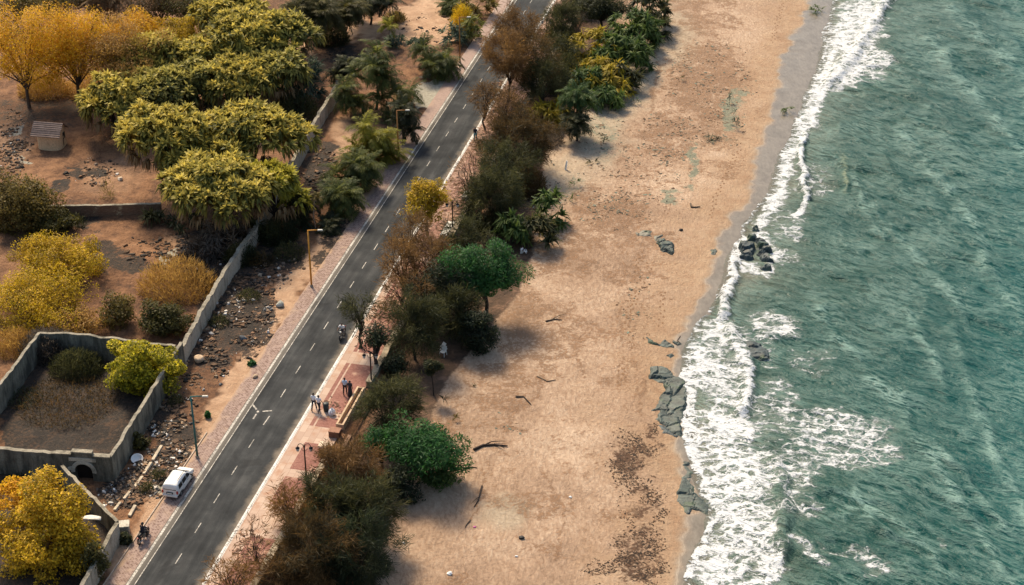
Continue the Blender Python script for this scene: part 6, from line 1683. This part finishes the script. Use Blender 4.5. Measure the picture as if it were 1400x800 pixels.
def make_wood():
    wd = simple('driftwood_grey', (0.10, 0.075, 0.055), .9, var=.35); wd2 = simple('driftwood_dark', (0.045, 0.032, 0.026), .9, var=.3)
    def branch(px, r, label, mat=wd2, twigs=()):
        pts = [G(u, v, r * .7) for u, v in px]; b = pts[0]; mb = MB()
        k = len(pts); mb.tube([p - b for p in pts], [r * (1 - .6 * i / (k - 1)) for i in range(k)], 7)
        for tw in twigs:
            q = [G(u, v, r * 1.2) - b for u, v in tw]; mb.tube(q, [r * .5 * (1 - .7 * i / (len(q) - 1)) for i in range(len(q))], 6)
        o = mb.build('driftwood', mat, None, True); o.location = b; tag(o, label, 'driftwood', 'driftwood on the beach')
    branch([(648, 616), (660, 610), (676, 609), (694, 611)], .14, 'dark forked branch on the sand beside the lower bright green tree', twigs=[[(664, 610), (672, 606), (690, 605)], [(676, 609), (684, 612), (690, 615)]])
    branch([(633, 641), (642, 639), (652, 640)], .07, 'short thin stick below the dark forked branch')
    branch([(944, 279), (945, 284), (952, 284), (957, 283)], .11, 'bent stick on the smooth upper beach', wd)
    branch([(746, 440), (758, 437), (768, 438)], .09, 'weathered stick in the middle of the sand', wd, [[(756, 437), (764, 433), (774, 430)]])
    branch([(705, 543), (716, 543), (726, 554)], .10, 'crooked grey stick on the sand facing the large platform', wd)
    branch([(734, 515), (748, 522), (760, 520)], .07, 'thin grey stick above the crooked one', wd)
    branch([(930, 460), (926, 466), (931, 470)], .05, 'tiny stick on the damp sand beside the slate blade', wd)
    branch([(659, 665), (654, 685), (648, 694)], .08, 'dark broken root in the little sand scarp', wd2, [[(656, 680), (650, 684), (644, 690)]])
    branch([(643, 712), (638, 718), (636, 722)], .06, 'stub of dark root lower in the little sand scarp', wd2)
    branch([(752, 53 + 0), (758, 40), (770, 18)], .06, 'bare fallen limb on the far footpath', wd)
    # small dark and white bits
    def bit(u, v, s, col, label, nm='litter_piece', grp='small litter on the sand'):
        b = G(u, v); bm = bmesh.new(); bmesh.ops.create_icosphere(bm, subdivisions=2, radius=1); rr = random.Random(int(u))
        for q in bm.verts: q.co *= rr.uniform(.7, 1.1); q.co.z *= .6
        me = D.meshes.new(nm); bm.to_mesh(me); bm.free()
        o = link(nm, me, simple('litter_' + str(int(u)), col, .6)); o.location = b + Vector((0, 0, s * .3)); o.scale = (s, s * .8, s); tag(o, label, 'litter', grp)
    bit(713, 736, .28, (.015, .015, .017), 'black lump on the open sand, low in the view')
    bit(706, 761, .14, (.8, .8, .78), 'white scrap on the sand below the black lump')
    bit(615, 785, .25, (.8, .8, .78), 'white scrap on the sand at the lower edge of the view')
    bit(552, 743, .14, (.8, .8, .78), 'white scrap on the shaded sand next to the lowest casuarinas')
    bit(649, 721, .14, (.6, .15, .35), 'pink scrap beside the little sand scarp')
    bit(780, 680, .15, (.8, .8, .78), 'white scrap near the dark wrack')
    bit(1045, 743, .001 + .12, (.7, .7, .68), 'pale scrap in the swash at the lower edge') if False else None
    bit(931, 315, .24, (.03, .025, .02), 'dark ring shaped scrap on the smooth beach')
    bit(560, 684, .12, (.8, .8, .78), 'white scrap close to the tree skirt on the sand')

def scatter(name, label, cat, n, spots, size, flat, cols, seed, lift=.35, stick=False, elong=1.0):
    """uncountable small pieces: one object"""
    r = np.random.default_rng(seed); cen = []
    w = np.array([s[2] * s[3] * s[4] for s in spots]); ks = r.choice(len(spots), n, p=w / w.sum())
    sp = np.array([s[:4] for s in spots]); a = r.random(n) * 2 * np.pi; q = np.sqrt(r.random(n)) * (0.75 + .5 * r.random(n))
    u = sp[ks, 0] + np.cos(a) * q * sp[ks, 2]; v = sp[ks, 1] + np.sin(a) * q * sp[ks, 3]
    # ground point by the same iteration as G, for all at once
    z = np.zeros(n)
    for _ in range(10):
        A = (u - 700) / F; B = (400 - v) / F; k = (z - H) / (-SP + B * CP); x = A * k; y = (CP + B * SP) * k
        z = .5 * z + .5 * height(x, y)
    nn, tt_ = NT(x, y); ok = ((nn < N_P - .2) | (nn > N_W + .4)) & (fbm(x / 1.7, y / 1.7, seed, 3) + .12 * r.random(n) > .55)
    if 'path' in name: ok = np.ones(n, bool); z = np.maximum(z, .125)
    x, y, z = x[ok], y[ok], z[ok]; m = len(x)
    s = size[0] + (size[1] - size[0]) * r.random(m) ** 2.2
    base = np.array([(-1, -1, -1), (1, -1, -1), (1, 1, -1), (-1, 1, -1), (-.7, -.7, 1), (.7, -.7, 1), (.7, .7, 1), (-.7, .7, 1)], float)
    vb = base[None] + r.normal(size=(m, 8, 3)) * .28
    vb *= s[:, None, None] * np.array([elong, 1, flat]) * (.6 + .8 * r.random((m, 1, 3)))
    th = r.random(m) * 6.283; c, sn = np.cos(th)[:, None], np.sin(th)[:, None]
    X = vb[..., 0] * c - vb[..., 1] * sn + x[:, None]; Y = vb[..., 0] * sn + vb[..., 1] * c + y[:, None]; Z = vb[..., 2] + (z + s * flat * lift)[:, None]
    vs = np.stack([X, Y, Z], -1).reshape(-1, 3)
    fb = np.array([(3, 2, 1, 0), (4, 5, 6, 7), (0, 1, 5, 4), (1, 2, 6, 5), (2, 3, 7, 6), (3, 0, 4, 7)])
    fs = (fb[None] + (np.arange(m) * 8)[:, None, None]).reshape(-1, 4)
    me = np_mesh(name, vs, fs)
    cc = np.array(cols)[r.integers(0, len(cols), m)] * (.7 + .6 * r.random((m, 1)))
    cattr(me, 'tone', np.repeat(np.clip(cc, 0, .85), 6, 0), 'FACE')
    mt = D.materials.get('scattered_pieces')
    if not mt:
        g = NG('scattered_pieces'); mt = g.pbr(g.attr('tone', 'Color'), .85)
    return tag(link(name, me, mt), label, cat, kind='stuff')

def make_scatter():
    DK = [(.02, .018, .016), (.05, .035, .025), (.10, .06, .035), (.16, .09, .05)]
    LT = [(.62, .58, .52), (.26, .20, .14), (.30, .19, .11), (.16, .12, .09), (.10, .10, .10), (.20, .13, .08), (.12, .08, .05)]
    verge = [(325, 425, 50, 58, 1), (232, 590, 34, 62, 1.2), (205, 655, 30, 30, 1.2), (165, 672, 30, 24, 1.6), (275, 490, 36, 40, 1), (365, 360, 50, 34, .6), (300, 345, 50, 30, .6), (130, 235, 36, 18, .5), (15, 195, 26, 40, 1.3), (100, 540, 90, 60, .25), (150, 350, 70, 30, .4)]
    scatter('rubble', 'stones and scraps of rubbish strewn over the verge', 'rubble', 3400, verge[:-2], (.035, .17), .7, LT, 71)
    scatter('debris', 'dark clods and burnt debris strewn over the verge', 'debris', 9000, verge[:-2] + [(437, 226, 22, 30, 1), (478, 76, 34, 10, 1), (400, 160, 40, 40, .4), (235, 345, 60, 24, .6), (600, 35, 50, 24, .25)], (.04, .20), .55, DK, 72, elong=1.5)
    weed = [(862, 630, 32, 40, 1), (893, 592, 7, 24, 1.6), (880, 692, 32, 26, 1), (872, 765, 38, 44, 1.1), (840, 785, 40, 22, .6)]
    scatter('seaweed_wrack', 'dark dried seaweed scattered over the sand above the surf', 'seaweed', 6000, weed, (.02, .07), .3, [(.025, .016, .011), (.05, .03, .018), (.10, .055, .03)], 73, elong=1.7)
    wr = [(965, 112, 62, 56, 1), (838, 290, 44, 28, 1), (915, 190, 46, 40, .9), (820, 190, 40, 50, .5), (735, 265, 50, 40, .8), (705, 260, 40, 30, .8), (880, 240, 60, 40, .4), (700, 575, 24, 16, .8), (870, 420, 26, 50, .3), (1000, 160, 20, 40, 1)]
    scatter('beach_wrack', 'brown twigs and husks strewn over the upper beach', 'wrack', 7500, wr, (.02, .10), .35, [(.12, .07, .04), (.20, .12, .07), (.06, .06, .045), (.30, .20, .12), (.14, .17, .13)], 74, elong=1.8)
    path = [(660, 215, 18, 40, 1), (690, 150, 22, 40, 1), (610, 290, 16, 40, .8), (560, 390, 30, 40, .9), (530, 440, 24, 30, .8), (460, 560, 14, 14, .5), (345, 760, 24, 36, .5)]
    scatter('leaf_litter_on_path', 'brown leaf litter blown over the footpath', 'leaf litter', 2600, path, (.04, .14), .25, [(.10, .05, .03), (.22, .12, .07), (.34, .20, .13)], 75, elong=1.6)
    # footprints: flat dark patches, the shade of the hollows put into their colour
    def trail(px, step, seed):
        r = random.Random(seed); pts = [G(u, v) for u, v in px]; out = []
        k = 0; 
        for a, b in zip(pts[:-1], pts[1:]):
            d = b - a; n = max(1, int(d.length / step)); side = Vector((-d.y, d.x, 0)).normalized()
            for i in range(n):
                k += 1; p = a + d * (i / n) + side * (.16 * (1 if k % 2 else -1) + r.uniform(-.12, .12)); out.append((p, math.atan2(d.y, d.x)))
        return out
    fp = []
    for s, (px, st) in enumerate([([(1010, 205), (992, 240), (978, 270), (970, 300)], .5), ([(1070, 5), (1063, 30), (1055, 60)], .6), ([(865, 400), (860, 420), (857, 450), (868, 480)], .5), ([(872, 402), (862, 430), (855, 445)], .5), ([(908, 400), (905, 420), (903, 450)], .55), ([(918, 408), (908, 405), (900, 412)], .5),
                                  ([(875, 345), (870, 370), (880, 390)], .5), ([(915, 280), (910, 295)], .5), ([(856, 520), (850, 500), (846, 530)], .45), ([(890, 372), (884, 360), (868, 350)], .5)]):
        fp += trail(px, st, s)
    mb = MB()
    for p, a in fp:
        vs = []
        for k in range(9):
            q = 2 * math.pi * k / 9; x, y = .19 * math.cos(q), .10 * math.sin(q)
            X = p.x + x * math.cos(a) - y * math.sin(a); Y = p.y + x * math.sin(a) + y * math.cos(a)
            vs.append((X, Y, float(height(X, Y)) + .012))
        mb.add(vs, [tuple(range(9))])
    tag(mb.build('footprints', simple('footprint_shade', (0.20, 0.115, 0.062), .9)), kind='structure')
make_rocks(); make_wood(); make_scatter()
# ------------------------------------------------------------------ sky, sun, camera
def light():
    sc = bpy.context.scene
    w = D.worlds.new('World'); sc.world = w; w.use_nodes = True
    nt = w.node_tree; nt.nodes.clear()
    az, el = math.radians(SUN_AZ), math.radians(SUN_EL)
    sky = nt.nodes.new('ShaderNodeTexSky'); sky.sky_type = 'NISHITA'; sky.sun_disc = False
    sky.sun_elevation = el; sky.sun_rotation = az % (2 * math.pi); sky.air_density = 1.3; sky.dust_density = 3.0; sky.ozone_density = 1.0
    bg = nt.nodes.new('ShaderNodeBackground'); bg.inputs[1].default_value = SKY_STR
    out = nt.nodes.new('ShaderNodeOutputWorld')
    nt.links.new(sky.outputs[0], bg.inputs[0]); nt.links.new(bg.outputs[0], out.inputs[0])
    L = D.lights.new('sun', 'SUN'); L.energy = SUN_STR; L.angle = math.radians(SUN_ANG); L.color = SUN_COL
    o = D.objects.new('sun', L); C.objects.link(o)
    d = Vector((-math.sin(az) * math.cos(el), -math.cos(az) * math.cos(el), -math.sin(el)))
    o.rotation_euler = d.to_track_quat('-Z', 'Y').to_euler(); o.location = (-60, 250, 160)
    cam = D.cameras.new('camera'); co = D.objects.new('camera', cam); C.objects.link(co)
    cam.sensor_width = 36.0; cam.lens = 36.0 * F / 1400.0; cam.clip_start = 1.0; cam.clip_end = 6000
    co.location = (0, 0, H); co.rotation_euler = (math.pi / 2 - PITCH, 0, 0)
    sc.camera = co
    vs = sc.view_settings; sc.display_settings.display_device = 'sRGB'
    vs.view_transform = 'Standard'; vs.look = 'None'; vs.exposure = EXPOSURE; vs.gamma = 1; vs.use_curve_mapping = False
    sc.cycles.max_bounces = 8; sc.cycles.diffuse_bounces = 3; sc.cycles.glossy_bounces = 2; sc.cycles.transmission_bounces = 4; sc.cycles.transparent_max_bounces = 8
    sc.cycles.caustics_reflective = False; sc.cycles.caustics_refractive = False
    sc.cycles.use_denoising = True
SUN_AZ, SUN_EL, SUN_STR, SUN_ANG, SUN_COL = -24.0, 47.0, 4.0, 12.0, (1.0, 0.82, 0.58)
SKY_STR, EXPOSURE = 0.115, 0.56
light()
